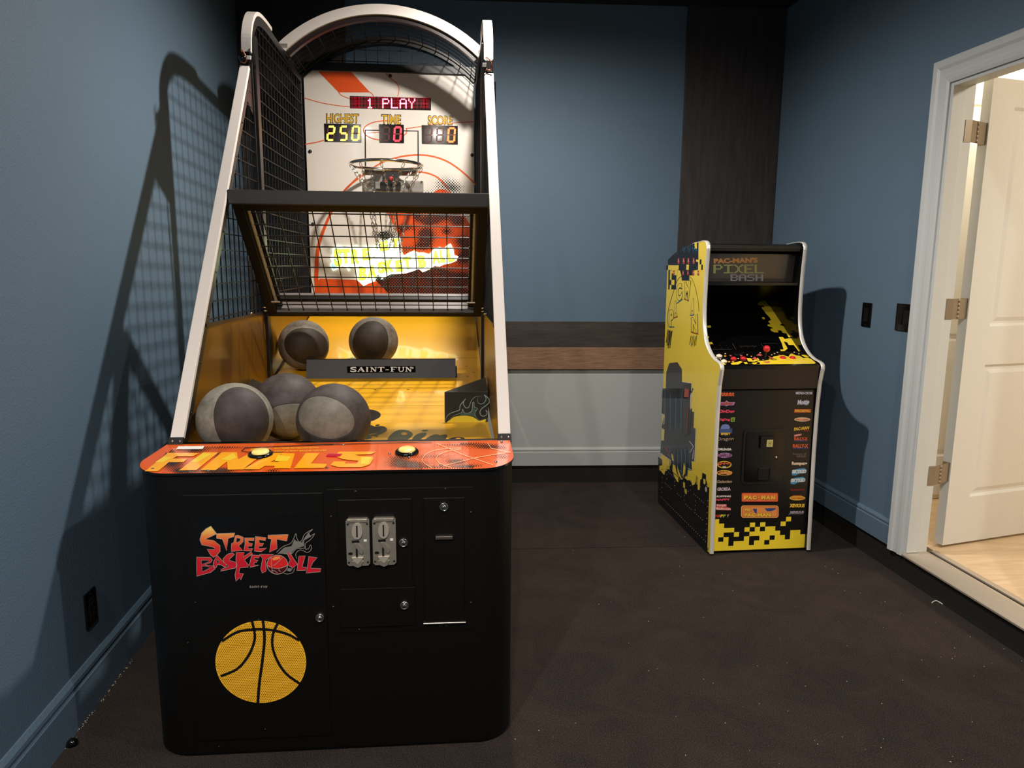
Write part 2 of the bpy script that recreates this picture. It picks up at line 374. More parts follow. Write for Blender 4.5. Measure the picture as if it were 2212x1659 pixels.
def panel_door(name, parent, L, H, T, panels, m):
    """slab in local frame: x along, y = 0 front face, z up; panels = list of (x0, x1, z0, z1)"""
    b = MB(); xs0, xs1 = panels[0][0], panels[0][1]
    b.box(0, xs0, 0, T, 0, H); b.box(xs1, L, 0, T, 0, H); z = 0
    for (x0, x1, z0, z1) in panels:
        b.box(xs0, xs1, 0, T, z, z0); z = z1
        d = .009; w1, w2, w3 = .012, .022, .040
        def ring(i0, d0, i1, d1):
            A = [(x0+i0, d0, z0+i0), (x1-i0, d0, z0+i0), (x1-i0, d0, z1-i0), (x0+i0, d0, z1-i0)]; B = [(x0+i1, d1, z0+i1), (x1-i1, d1, z0+i1), (x1-i1, d1, z1-i1), (x0+i1, d1, z1-i1)]
            b.add(A+B, [(k, (k+1) % 4, 4+(k+1) % 4, 4+k) for k in range(4)])
        ring(0, 0, w1, d); ring(w1, d, w2, d); ring(w2, d, w3, .003)
        b.add([(x0+w3, .003, z0+w3), (x1-w3, .003, z0+w3), (x1-w3, .003, z1-w3), (x0+w3, .003, z1-w3)], [(0, 1, 2, 3)])
        b.box(x0, x1, T-.003, T, z0, z1)
    b.box(xs0, xs1, 0, T, z, H)
    return b.build(name, m, parent)
A_D = math.radians(12.2)
door = thing('door_1', None, None, (2.343, 2.915, ZC+.016), A_D); door['kind'] = 'structure'
FD = Matrix.Translation(door.location) @ Matrix.Rotation(A_D, 4, 'Z')
PD = Plane((0, 0, 0), (0, -1, 0), FD)
a = PD.at(2190, 231); c = PD.at(2138, 705); d = PD.at(2128, 788); e = PD.at(2097, 1073)
xp = (a.x+c.x+d.x+e.x)/4
panel_door('slab', door, .76, 2.045, .0445, [(xp, .76-xp, e.z, d.z), (xp, .76-xp, c.z, a.z)], M_DOOR)
M_HNG = mat('satin_nickel_hinge', (140, 130, 116), .45, metal=.6, noise=.05)
for py in (286, 667, 1024):
    P = Plane((2.30, 2.9, 0), (0, -1, 0)).at({286: 2098, 667: 2063, 1024: 2023}[py], py); zc_ = P.z-door.location.z; hh = .044
    b = MB()
    b.box(-.0025, 0, .006, .042, zc_-hh, zc_+hh)                         # leaf on the slab's edge
    k = FD.inverted() @ Vector((2.276, 2.894, 0)); kx, ky = k.x, k.y
    b.beam((-.001, .010, zc_), (kx, ky, zc_), .0025, 2*hh, (0, 0, 1))
    n_ = 5
    for i in range(n_):
        z0 = zc_-hh+i*2*hh/n_; b.lathe([(0, z0+.0012), (.0062, z0+.0012), (.0062, z0+2*hh/n_-.0012), (0, z0+2*hh/n_-.0012)], (kx, ky, 0), n=12)
    j0 = FD.inverted() @ Vector((W2+.010, YI-.0012, 0)); j1 = FD.inverted() @ Vector((W2-.020, YI-.0012, 0))
    b.beam((kx, ky, zc_), (j0.x, j0.y, zc_), .0025, 2*hh); b.beam((j0.x, j0.y, zc_), (j1.x, j1.y, zc_), .0025, 2*hh)
    h = b.build('hinge', M_HNG, door, label='satin nickel hinge')
    for i in range(3):
        s_ = MB(); s_.lathe([(0, .0008), (.004, .0006), (.0045, 0)], (-.0025, .018+.013*(i % 2), zc_-.030+.030*i), (-1, 0, 0), n=8); s_.build('screw', M_CHR, h)
door2 = thing('door_2', None, None, (2.452, 3.578, ZC+.03), 0); door2['kind'] = 'structure'
panel_door('slab', door2, .756, 2.06, .02, [(.11, .64, .22, .90), (.11, .64, 1.02, 1.92)], M_DOOR)

# ------------------------------------------------------------------ wall plates
def plate(name, label, cat, cx, cy, cz, w, h, side, kind):
    """side +1: on the left wall facing +x, -1: on the right wall facing -x"""
    t = thing(name, label, cat, (cx, cy, cz)); s = side
    b = MB(); b.box(min(0, s*.006), max(0, s*.006), -w/2, w/2, -h/2, h/2); b.build('cover_plate', M_BLKG, t, .002)
    b = MB()
    if kind == 'outlet':
        b.box(*sorted((s*.006, s*.0085)), -.017, .017, -.034, .034)
        b.build('receptacle', M_BLKS, t, .001)
        for z in (.019, -.019):
            for y in (-.006, .006): q = MB(); q.box(*sorted((s*.0083, s*.0090)), y-.001, y+.001, z-.004, z+.004); q.build('slot', M_STEEL, t)
    else:
        n = 2 if w > .1 else 1
        for k in range(n):
            y = (k-(n-1)/2)*.046; r_ = MB(); r_.extr([(s*.006, y-.016, -.033), (s*.0105, y-.016, -.033), (s*.008, y-.016, 0), (s*.007, y-.016, .033), (s*.006, y-.016, .033)], (0, .032, 0))
            r_.build('rocker', M_BLKS, t, .0006)
    for z in (.048, -.048): b = MB(); b.lathe([(0, .0012), (.003, .0008), (.0032, 0)], (s*.006, 0, z), (s, 0, 0), n=8); b.build('screw', M_BLKS, t)
plate('wall_outlet', 'black power outlet low on the blue left wall, above the baseboard', 'outlet', XL, 2.276, .311, .074, .116, 1, 'outlet')
plate('light_switch', 'narrow single black wall switch on the blue wall right of the yellow arcade cabinet', 'light switch', XR, 3.316, 1.165, .073, .116, -1, 'switch')
plate('light_switch', 'wider black wall switch plate tight against the white door casing', 'light switch', XR, 3.036, 1.172, .108, .122, -1, 'switch')

# ------------------------------------------------------------------ recessed ceiling lights (the lamps of the room)
CAN = None
M_CANB = mat('lamp_baffle', (30, 30, 30), .5, noise=.03); M_LENS = mat('lamp_lens', (255, 240, 220), .4, emit=(255, 226, 190), es=55)
for i, (x, y, e_, s_) in enumerate(LIGHTS):
    where = ['above the basketball machine', 'behind the photographer in the middle', 'behind the photographer by the left wall', 'in the middle of the room towards the doorway', 'nearest the front wall'][i]
    if CAN is None:
        t = thing('recessed_ceiling_light', 'round recessed ceiling light '+where, 'ceiling light', (x, y, CEIL), group='recessed ceiling lights')
        b = MB(); b.lathe([(.050, 0), (.050, -.004), (.078, -.003), (.080, 0)], (0, 0, 0), n=32); b.build('trim_ring', M_TRIM, t)
        b = MB(); b.lathe([(0, -.0012), (.049, -.0012), (.050, 0)], (0, 0, 0), n=32); b.build('lens', M_LENS, t); CAN = t
    else:
        t = CAN.copy(); COL.objects.link(t); t.location = (x, y, CEIL); t['label'] = 'round recessed ceiling light '+where
        for ch in list(CAN.children):
            c = ch.copy(); COL.objects.link(c); c.parent = t
# ================================================================== BASKETBALL MACHINE (local frame: x across, y back, z up; y = 0 is the cabinet front)
OM = Vector((-.2645, 1.9363, 0)); RM = -.030
bm_ = thing('basketball_arcade_machine', 'tall black basketball arcade machine with white light rails, orange backboard and glowing sign', 'arcade machine', OM, RM)
FM = Matrix.Translation(OM) @ Matrix.Rotation(RM, 4, 'Z')
SX = .47        # inner side plane
def rcorner(xl, xr, y0, y1, r, n=8, tl=0):        # plan outline with rounded front corners
    P = [(xr, y1)]
    for k in range(n+1): a = PI/2*k/n; P.append((xr-r+r*math.cos(a), y0+r-r*math.sin(a)))
    for k in range(n+1): a = PI/2*k/n; P.append((xl+r-r*math.sin(a), y0+r-r*math.cos(a)))
    P.append((xl+tl, y1)); return P
CO = rcorner(-.527, .499, 0, .26, .10, 10)
def body():
    b = MB(); n = len(CO)
    lv = [(.0, .020), (.004, .004), (.012, 0), (.822, 0)]
    vs = []
    for z, ins in lv: vs += [(x*(1-ins/.494), y+ins*(1 if y < .2 else 0), z) for x, y in CO]
    top = [(x, y, .833+y*.10) for x, y in CO]; vs += top
    L = len(lv)+1
    for i in range(L-1):
        for k in range(n):
            k2 = (k+1) % n; b.add([vs[i*n+k], vs[i*n+k2], vs[(i+1)*n+k2], vs[(i+1)*n+k]], [(0, 1, 2, 3)], 0, 0 < k < n-2)
    b.poly([v for v in top]); b.poly([vs[k] for k in range(n)][::-1])
    return b.build('cabinet', M_BLK, bm_)
CABT = lambda y: .833+y*.10
cabinet = body()
b = MB(); b.box(-.44, .44, .262, 2.36, .02, .74); b.build('rear_base', M_BLK, bm_, .004)
# --- control panel: an orange printed sheet on a thin board
PC = Plane((0, 0, .8405), (0, -.0995, .995), FM)
def ctrl():
    b = MB(); o = rcorner(-.529, .503, -.006, .222, .10, 10, .018)
    b.extr([(x, y, CABT(y)+.0005) for x, y in o], (0, 0, .0065), 0, 1)
    return b.build('control_panel', [mat('glossy_orange_sheet', (218, 88, 20), .3, noise=.03, coat=1), M_BLKG], bm_)
ctrl_o = ctrl()
mo = [mat('glossy_black_print', (16, 13, 12), .3, coat=1), mat('glossy_yellow_print', (238, 200, 46), .3, coat=1), mat('amber_print', (244, 166, 16), .3, coat=1, noise=.03), M_WHITE, mat('pale_orange_line_print', (246, 190, 140), .4, noise=.02)]
b = MB(); k6 = .1944; k7 = .1899
PCA = Plane((0, 0, .8410), (0, -.0995, .995), FM)
out6 = [(300, 1010), (330, 1030), (700, 1024), (1030, 1014), (1104, 1000), (1100, 960), (1090, 951), (400, 964), (370, 968)]
lim = [(308, 1010), (330, 1021), (380, 1022), (700, 1016), (1020, 1009), (1085, 999), (1102, 985), (1090, 956), (400, 966), (372, 970)]
fld = blobs((372, 1000, 30, 14, .9), (400, 1017, 26, 6, 1.1), (470, 1017, 38, 8, 1.1), (360, 975, 20, 8, .7), (420, 972, 34, 7, .85), (490, 965, 60, 5, .6), (478, 985, 18, 10, .8), (540, 1010, 18, 8, .7),
            (590, 1017, 16, 5, .7), (880, 1003, 46, 9, 1.0), (930, 985, 60, 5, .5), (985, 996, 24, 5, .9), (1010, 1008, 40, 6, .9), (1060, 965, 46, 5, .8), (1000, 958, 60, 5, .7), (1085, 985, 18, 6, .6), (940, 1012, 40, 5, .8), (860, 990, 26, 8, .6))
pdots(b, PCA, 305, 952, 1103, 1022, 5.4, lambda x, y: fld(x, y) if inpoly(x, y, lim) else 0, 0, 1)
Z6 = lambda p: zc(290, 930, k6, p); Z7 = lambda p: zc(700, 930, k7, p)
for P in (Z6([(118,452),(375,248),(725,250),(655,285),(470,285),(430,312),(590,312),(545,352),(385,350),(265,452)]), Z6([(495,443),(770,240),(935,242),(690,440)]),
          Z6([(735,440),(975,240),(1140,240),(1155,318),(1270,262),(1430,262),(1205,432),(1040,435),(1030,345),(905,440)]),
          Z6([(1210,428),(1540,250),(1640,250),(1590,312),(1515,348),(1600,350),(1640,250),(1785,255),(1735,420),(1550,420),(1562,392),(1452,392),(1390,430)]),
          Z6([(1775,420),(1905,250),(2060,250),(1965,365),(2145,372),(2110,415)]),
          Z7([(165,240),(590,240),(540,268),(350,275),(400,290),(545,298),(562,315),(520,385),(430,415),(160,415),(75,390),(110,350),(250,352),(232,375),(370,375),(392,345),(210,325),(125,290)])):
    ppoly(b, PCA, P, 2, 2)
# paler patches inside the letters
for P in (Z6([(230,352),(330,290),(420,300),(320,352)]), Z6([(620,350),(760,250),(860,262),(700,352)]), Z6([(960,320),(1100,250),(1140,300),(1060,330)]), Z6([(1560,340),(1600,270),(1740,290),(1700,340)]), Z7([(420,300),(540,300),(500,380),(420,380)])):
    ppoly(b, PCA, P, 1, 2.6)
for k, (P, m_) in enumerate([(Z6([(1190,225),(1235,190),(1600,175),(2212,150)]), 0), (Z6([(1190,225),(1260,238),(1650,235)]), 0), (Z7([(0,160),(640,140),(1230,130)]), 0)]): pstroke(b, PCA, P, 1.2, m_, 2)
ptext(b, PCA, 'INSTRUCTIONS', Z6([(1300,198),(1520,190),(1480,225),(1290,232)]), 1, 2.2, .01)
ptext(b, PCA, 'SELECT PLAYER AND PRESS START BUTTON', Z6([(1560,190),(2050,180),(2040,196),(1550,208)]), 1, 2.2, .01)
ptext(b, PCA, 'SHOOT AS MANY BALLS AS YOU CAN', Z6([(1560,220),(2140,212),(2130,228),(1550,238)]), 1, 2.2, .01)
# court lines on the right side of the print
for P in (smooth_line(Z7([(1230,425),(1130,360),(1130,300),(1210,240),(1380,205),(1560,200)])), smooth_line(Z7([(1440,420),(1330,380),(1280,330),(1300,280),(1400,235),(1560,212)])),
          Z7([(1280,145),(1600,280),(1920,390)]), Z7([(1380,395),(1720,310),(2120,240)]), Z7([(1860,140),(1900,200),(2120,250)])): pstroke(b, PCA, P, .9, 4, 2)
ppoly(b, PCA, Z6([(490,175),(780,172),(760,205),(465,208)]), 3, 2)
b.build('panel_artwork', mo, ctrl_o)
def pbtn(px, py, parent, txt):
    c = PC.at(px, py); nz = Vector((0, -.0995, .995))
    b = MB(); b.lathe([(.034, 0), (.034, .004), (.030, .008), (.024, .008)], c+nz*.001, nz, 28); o = b.build('start_button', M_BLKG, parent)
    b = MB(); b.lathe([(.0245, .006), (.024, .0115), (.020, .014), (0, .0148)], c+nz*.001, nz, 28); cp_ = b.build('button_cap', mat('amber_lit_cap', (238, 205, 120), .25, emit=(255, 214, 120), es=.25, coat=.6), o)
    return o
pbtn(563, 983, bm_, 'I'); pbtn(879, 978, bm_, 'II')
q = [PCA.at(*p, .0005) for p in Z7([(52,273),(208,275),(180,298),(25,296)])]
b = MB(); b.extr(q, (0, 0, .003)); b.build('credit_display', mat('red_display_window', (120, 8, 30), .15, emit=(220, 10, 60), es=.5, coat=.5), bm_)
for px, py in Z6([(205,425), (820,445), (2140,415)])+Z7([(215,160), (745,262), (965,303), (1330,395), (1955,355), (2020,128)]):
    c = PCA.at(px, py, .0002); b = MB(); b.lathe([(.0045, 0), (.0042, .0014), (.002, .0022), (0, .0024)], c, (0, -.0995, .995), 10); b.build('screw', M_CHR, ctrl_o)

# --- cabinet doors, on the front face y = 0
PF = Plane((0, 0, 0), (0, -1, 0), FM)
def frect(a, c, m, name, parent, depth, bev=.0012, lab=None, gap=True):
    A, C = PF.at(*a), PF.at(*c); x0, x1 = sorted((A.x, C.x)); z0, z1 = sorted((A.z, C.z))
    b = MB(); b.box(x0, x1, -depth, .001, z0, z1); return b.build(name, m, parent, bev, label=lab)
def lock(px, py, base_y, parent, r=.0125):
    c = PF.at(px, py); c.y = base_y; b = MB(); ax = (0, -1, 0)
    b.lathe([(r, 0), (r, .004), (r*.92, .0062), (r*.74, .0066), (r*.70, .0045), (r*.5, .0045), (r*.45, .0085), (0, .0090)], c, ax, 24)
    o = b.build('lock', M_CHR, parent, label='chrome key lock'); k = MB(); k.box(c.x-.0009, c.x+.0009, base_y-.0095, base_y-.0088, c.z-.0045, c.z+.0045); k.build('keyhole', M_INK, o); return o
def stud(px, py, parent, r=.0042, y=0, m=None):
    c = PF.at(px, py); c.y = y; b = MB(); b.lathe([(r, 0), (r*.85, .0016), (r*.4, .0026), (0, .0028)], c, (0, -1, 0), 10); return b.build('screw', m or M_BLKS, parent)
M_EDGE = mat('door_edge_highlight', (40, 37, 34), .3, spec=.7, noise=.05)
service = frect((394, 1069), (716, 1586), M_BLK, 'service_door', bm_, .004)
lock(692, 1332, -.004, service)
PL = Plane((0, -.0046, 0), (0, -1, 0), FM)
b = MB(); A = PL.at(412, 1113); C = PL.at(694, 1290); b.box(A.x, C.x, -.0048, -.0035, C.z-.02, A.z); b.build('logo_plate', mat('black_vinyl_label', (9, 9, 10), .3, spec=.5), service)
# logo lettering
M_FIRE = mat('fire_gradient_print', (222, 40, 44), .4); nt, bb_ = nodes_of(M_FIRE)
tc = nt.nodes.new('ShaderNodeTexCoord'); sp = nt.nodes.new('ShaderNodeSeparateXYZ'); mr = nt.nodes.new('ShaderNodeMapRange'); zt_ = PL.at(560, 1135).z; zb_ = PL.at(560, 1215).z
mr.inputs['From Min'].default_value = zb_; mr.inputs['From Max'].default_value = zt_
rr = ramp(nt, [(0, (200, 24, 44)), (.45, (222, 50, 44)), (.72, (236, 128, 66)), (1, (250, 214, 110))])
nt.links.new(tc.outputs['Object'], sp.inputs[0]); nt.links.new(sp.outputs['Z'], mr.inputs['Value']); nt.links.new(mr.outputs['Result'], rr.inputs['Fac']); nt.links.new(rr.outputs['Color'], bb_.inputs['Base Color'])
M_GLN = mat('grey_outline_print', (168, 160, 150), .45, noise=.03)
Zl = lambda p: zc(410, 1120, .1356, p)
LET = [[(335,120),(430,245),(365,275),(250,330),(380,350),(480,430),(485,520),(430,585),(375,620),(330,580),(275,490),(390,495),(395,465),(300,440),(190,420),(160,340),(190,230),(255,165)],
 [(425,240),(720,230),(700,290),(610,320),(585,515),(520,330),(425,315)],
 [(725,270),(770,265),(855,300),(850,370),(780,440),(850,510),(660,525),(665,400),(700,380)],
 [(870,310),(1030,310),(1020,350),(930,350),(940,390),(1000,400),(985,440),(930,440),(930,480),(1010,480),(980,520),(860,515),(880,400)],
 [(1045,285),(1215,305),(1205,350),(1100,340),(1110,390),(1180,400),(1150,440),(1100,440),(1100,480),(1230,470),(1140,530),(1030,520),(1040,400)],
 [(1245,265),(1570,255),(1545,360),(1385,330),(1390,480),(1270,540),(1300,330),(1245,320)],
 [(110,615),(330,620),(360,665),(330,705),(240,740),(390,760),(405,800),(330,860),(110,920),(110,790)],
 [(430,580),(590,745),(560,780),(500,740),(440,735),(420,785),(370,775),(375,700)],
 [(680,545),(715,570),(640,640),(620,665),(740,700),(755,750),(720,790),(490,840),(500,810),(620,760),(540,700),(530,640),(600,570)],
 [(740,540),(870,540),(850,610),(980,530),(1000,560),(870,660),(935,740),(930,775),(800,785),(780,870),(855,880),(810,980),(800,935),(735,1000),(720,900),(745,780),(735,650)],
 [(985,580),(1120,590),(1100,630),(1030,625),(1030,655),(1090,665),(1060,700),(1030,700),(1020,740),(1100,745),(960,780),(950,730),(970,650)],
 [(1105,570),(1335,570),(1250,640),(1210,660),(1215,840),(1155,870),(1130,800),(1160,640)],
 [(1540,540),(1590,545),(1715,730),(1640,790),(1560,740),(1600,660)],
 [(1740,600),(1840,595),(1810,690),(1790,770),(1860,780),(1840,825),(1705,830),(1725,700)],
 [(1895,605),(2030,625),(1960,700),(1920,790),(2090,800),(2080,850),(1850,870),(1880,740)]]
HOL = [[(185,665),(310,665),(300,690),(230,720),(185,730)],[(190,760),(270,760),(330,785),(200,850)],[(430,645),(470,700),(430,710)],[(745,310),(810,320),(800,360),(740,385)]]
b = MB()
for P in LET: ppoly(b, PL, Zl(P), 0, 2); pstroke(b, PL, Zl(P), 1.0, 1, 3, closed=True)
for P in HOL: ppoly(b, PL, Zl(P), 2, 2.5); pstroke(b, PL, Zl(P), .8, 1, 3, closed=True)
# tail of grey flame and the ball in the O
fl = smooth_line([(1380,540),(1480,450),(1600,400),(1650,330),(1690,240),(1700,300),(1740,370),(1790,340),(1830,250),(1960,170),(1900,230),(1920,280),(1990,240),(1930,330),(1840,400),(1830,470),(1700,480),(1620,560),(1500,560)], 4)
ppoly(b, PL, Zl([(1400,560),(1500,465),(1620,440),(1665,330),(1700,360),(1790,380),(1800,350),(1890,220),(1930,290),(1820,350),(1820,440),(1680,480),(1610,560)]), 3, 1.5)
pstroke(b, PL, Zl(fl), .9, 1, 3)
pstroke(b, PL, Zl(smooth_line([(1700,640),(1690,560),(1760,500),(1880,540),(1940,480),(1920,420),(1900,470),(1850,490),(1830,440)], 4)), .9, 1, 3)
circ = [(1395+165*math.cos(t*PI/14), 735+152*math.sin(t*PI/14)) for t in range(28)]
ppoly(b, PL, Zl(circ), 4, 3.2); pstroke(b, PL, Zl(circ), 1.2, 1, 4, closed=True)
ppoly(b, PL, Zl([(1235,765),(1310,790),(1400,795),(1500,780),(1555,750),(1540,810),(1480,865),(1395,885),(1310,860),(1250,810)]), 5, 3.6)
ppoly(b, PL, Zl([(1310,640),(1360,605),(1440,605),(1440,640),(1380,660),(1330,670)]), 6, 3.6)
for P in ([(1300,610),(1300,740),(1320,870)], [(1235,745),(1330,790),(1460,790),(1560,740)], [(1320,745),(1360,735),(1480,620)], [(1290,840),(1340,830),(1400,870)], [(1545,760),(1440,790),(1420,820),(1450,850)]):
    pstroke(b, PL, Zl(smooth_line(P, 4)), .9, 1, 4)
pstroke(b, PL, Zl(smooth_line([(1500,875),(1560,885),(1640,860),(1670,790)], 4)), .9, 1, 3); ppoly(b, PL, Zl([(1550,830),(1560,790),(1640,800),(1600,850)]), 3, 1.5)
b.build('street_basketball_logo', [M_FIRE, M_GLN, M_INK, mat('grey_flame_print', (120, 116, 112), .5, noise=.2, nscale=60), mat('red_ball_print', (214, 34, 34), .4), mat('maroon_print', (74, 14, 16), .4), mat('orange_shine_print', (240, 140, 70), .4)], service)
# serif lettering
def serif(mb, pl, x0, y0, w, h, mi=0, e=2, rise=0):
    G = {'S': [([(.9,.22),(.85,.05),(.5,0),(.15,.08),(.1,.28),(.5,.48),(.9,.7),(.85,.93),(.5,1),(.15,.95),(.08,.75)], .17)],
         'A': [([(.08,1),(.5,0)], .1), ([(.5,0),(.9,1)], .24), ([(.25,.65),(.7,.65)], .09), ([(-.05,1),(.3,1)], .07), ([(.66,1),(1.08,1)], .07)],
         'I': [([(.5,0),(.5,1)], .26), ([(.2,0),(.8,0)], .08), ([(.2,1),(.8,1)], .08)],
         'N': [([(.18,0),(.18,1)], .1), ([(.18,0),(.84,1)], .22), ([(.84,1),(.84,0)], .1), ([(0,0),(.3,0)], .08), ([(0,1),(.36,1)], .08), ([(.66,0),(1.02,0)], .08)],
         'T': [([(.5,0),(.5,1)], .24), ([(.02,0),(.98,0)], .1), ([(.05,0),(.05,.25)], .08), ([(.95,0),(.95,.25)], .08), ([(.25,1),(.75,1)], .08)],
         '-': [([(.1,.6),(.9,.6)], .13)],
         'F': [([(.28,0),(.28,1)], .24), ([(.05,0),(.95,0)], .1), ([(.28,.48),(.7,.48)], .09), ([(.95,0),(.95,.25)], .08), ([(.05,1),(.55,1)], .08)],
         'U': [([(.2,0),(.2,.7),(.3,.95),(.52,1),(.74,.95),(.84,.7),(.84,0)], .13), ([(0,0),(.42,0)], .08), ([(.66,0),(1.02,0)], .08), ([(.22,.05),(.22,.7)], .22)]}
    adv = {'I': .62, '-': .6}; tot = sum(adv.get(c, 1)+.12 for c in 'SAINT-FUN')+.3; u = w/tot; x = x0
    for c in 'SAINT-FUN':
        a = adv.get(c, 1)
        for pts, lw in G[c]: pstroke(mb, pl, [(x+px*a*u, y0+py*h+rise*(x-x0)) for px, py in pts], lw*u*.95, mi, e)
        x += (a+.12)*u
    pstroke(mb, pl, [(x+u*.1*math.cos(t), y0+u*.12+u*.1*math.sin(t)+rise*(x-x0)) for t in [k*PI/4 for k in range(8)]], u*.06, mi, e, closed=True)
b = MB(); serif(b, PL, 539, 1265.5, 40, 4, 0, 2); b.build('maker_lettering', M_GLN, service)
# yellow perforated ball emblem
E0 = PL.at(564, 1430); RE = (PL.at(662, 1430).x-PL.at(466, 1430).x)/2; REz = (PL.at(564, 1341).z-PL.at(564, 1518).z)/2
E0.z = (PL.at(564, 1341).z+PL.at(564, 1518).z)/2
b = MB(); cs = [(E0.x+RE*math.cos(t*PI/32), -.0048, E0.z+REz*math.sin(t*PI/32)) for t in range(64)]; b.extr(cs, (0, -.0008, 0))
emb = b.build('ball_emblem', mat('emblem_yellow', (246, 184, 40), .5, noise=.03), service)
b = MB(); Zb = lambda p: zc(290, 1000, .3972, p); PE = Plane((0, -.0058, 0), (0, -1, 0), FM)
for P, w in (([(700,858),(708,960),(695,1090),(680,1200),(672,1305)], 6), ([(640,858),(655,930),(650,980),(620,1050),(560,1120),(470,1160)], 5.5), ([(780,872),(755,930),(752,1000),(780,1080),(830,1150),(900,1200)], 5.5),
             ([(476,970),(560,920),(650,906),(740,908),(830,930),(898,966)], 5.5)):
    pstroke(b, PE, Zb(smooth_line(P, 5)), w, 0, 1)
b.build('seam_line', M_INK, emb)
b = MB(); pitch = RE/21
r = 0; z = E0.z-REz
while z < E0.z+REz:
    x = E0.x-RE+(pitch/2 if r % 2 else 0)
    while x < E0.x+RE:
        if ((x-E0.x)/RE)**2+((z-E0.z)/REz)**2 < .96:
            b.add([(x+.0016*math.cos(k*PI/3), -.0059, z+.0016*math.sin(k*PI/3)) for k in range(6)], [tuple(range(6))])
        x += pitch
    z += pitch*.86; r += 1
o = b.build('perforation', mat('perforation_dark', (120, 78, 14), .6), emb)
for px, py in ((423, 1300), (407, 1387), (474, 1611), (573, 1574), (559, 1337)): stud(px, py, bm_, .0028, -.003)
for px, py in ((715, 1116), (768, 1062), (962, 1056), (1017, 1107), (720, 1311), (776, 1360), (964, 1352), (1017, 1302)): stud(px, py, bm_)
hd = frect((706, 1057), (1022, 1358), M_BLK, 'door_frame_plate', bm_, .0014, .0006)
cdoor = frect((730, 1079), (892, 1266), M_BLK, 'coin_door', bm_, .005); lock(872, 1170, -.005, cdoor)
cash = frect((735, 1271), (897, 1349), M_BLK, 'cash_door', bm_, .005); lock(874, 1305, -.005, cash)
tick = frect((915, 1075), (1004, 1340), M_BLK, 'ticket_door', bm_, .005); lock(959, 1093, -.005, tick)
A = PF.at(941, 1156); C = PF.at(978, 1162); b = MB(); b.box(A.x, C.x, -.012, -.0045, C.z, A.z); b.build('ticket_lip', M_STEEL, tick, .001)
A = PF.at(915, 1338); C = PF.at(1006, 1345); b = MB(); b.tube([(A.x, -.006, C.z+.004), (C.x, -.006, C.z+.004)], .0035, 8); b.build('piano_hinge', M_STEEL, tick)
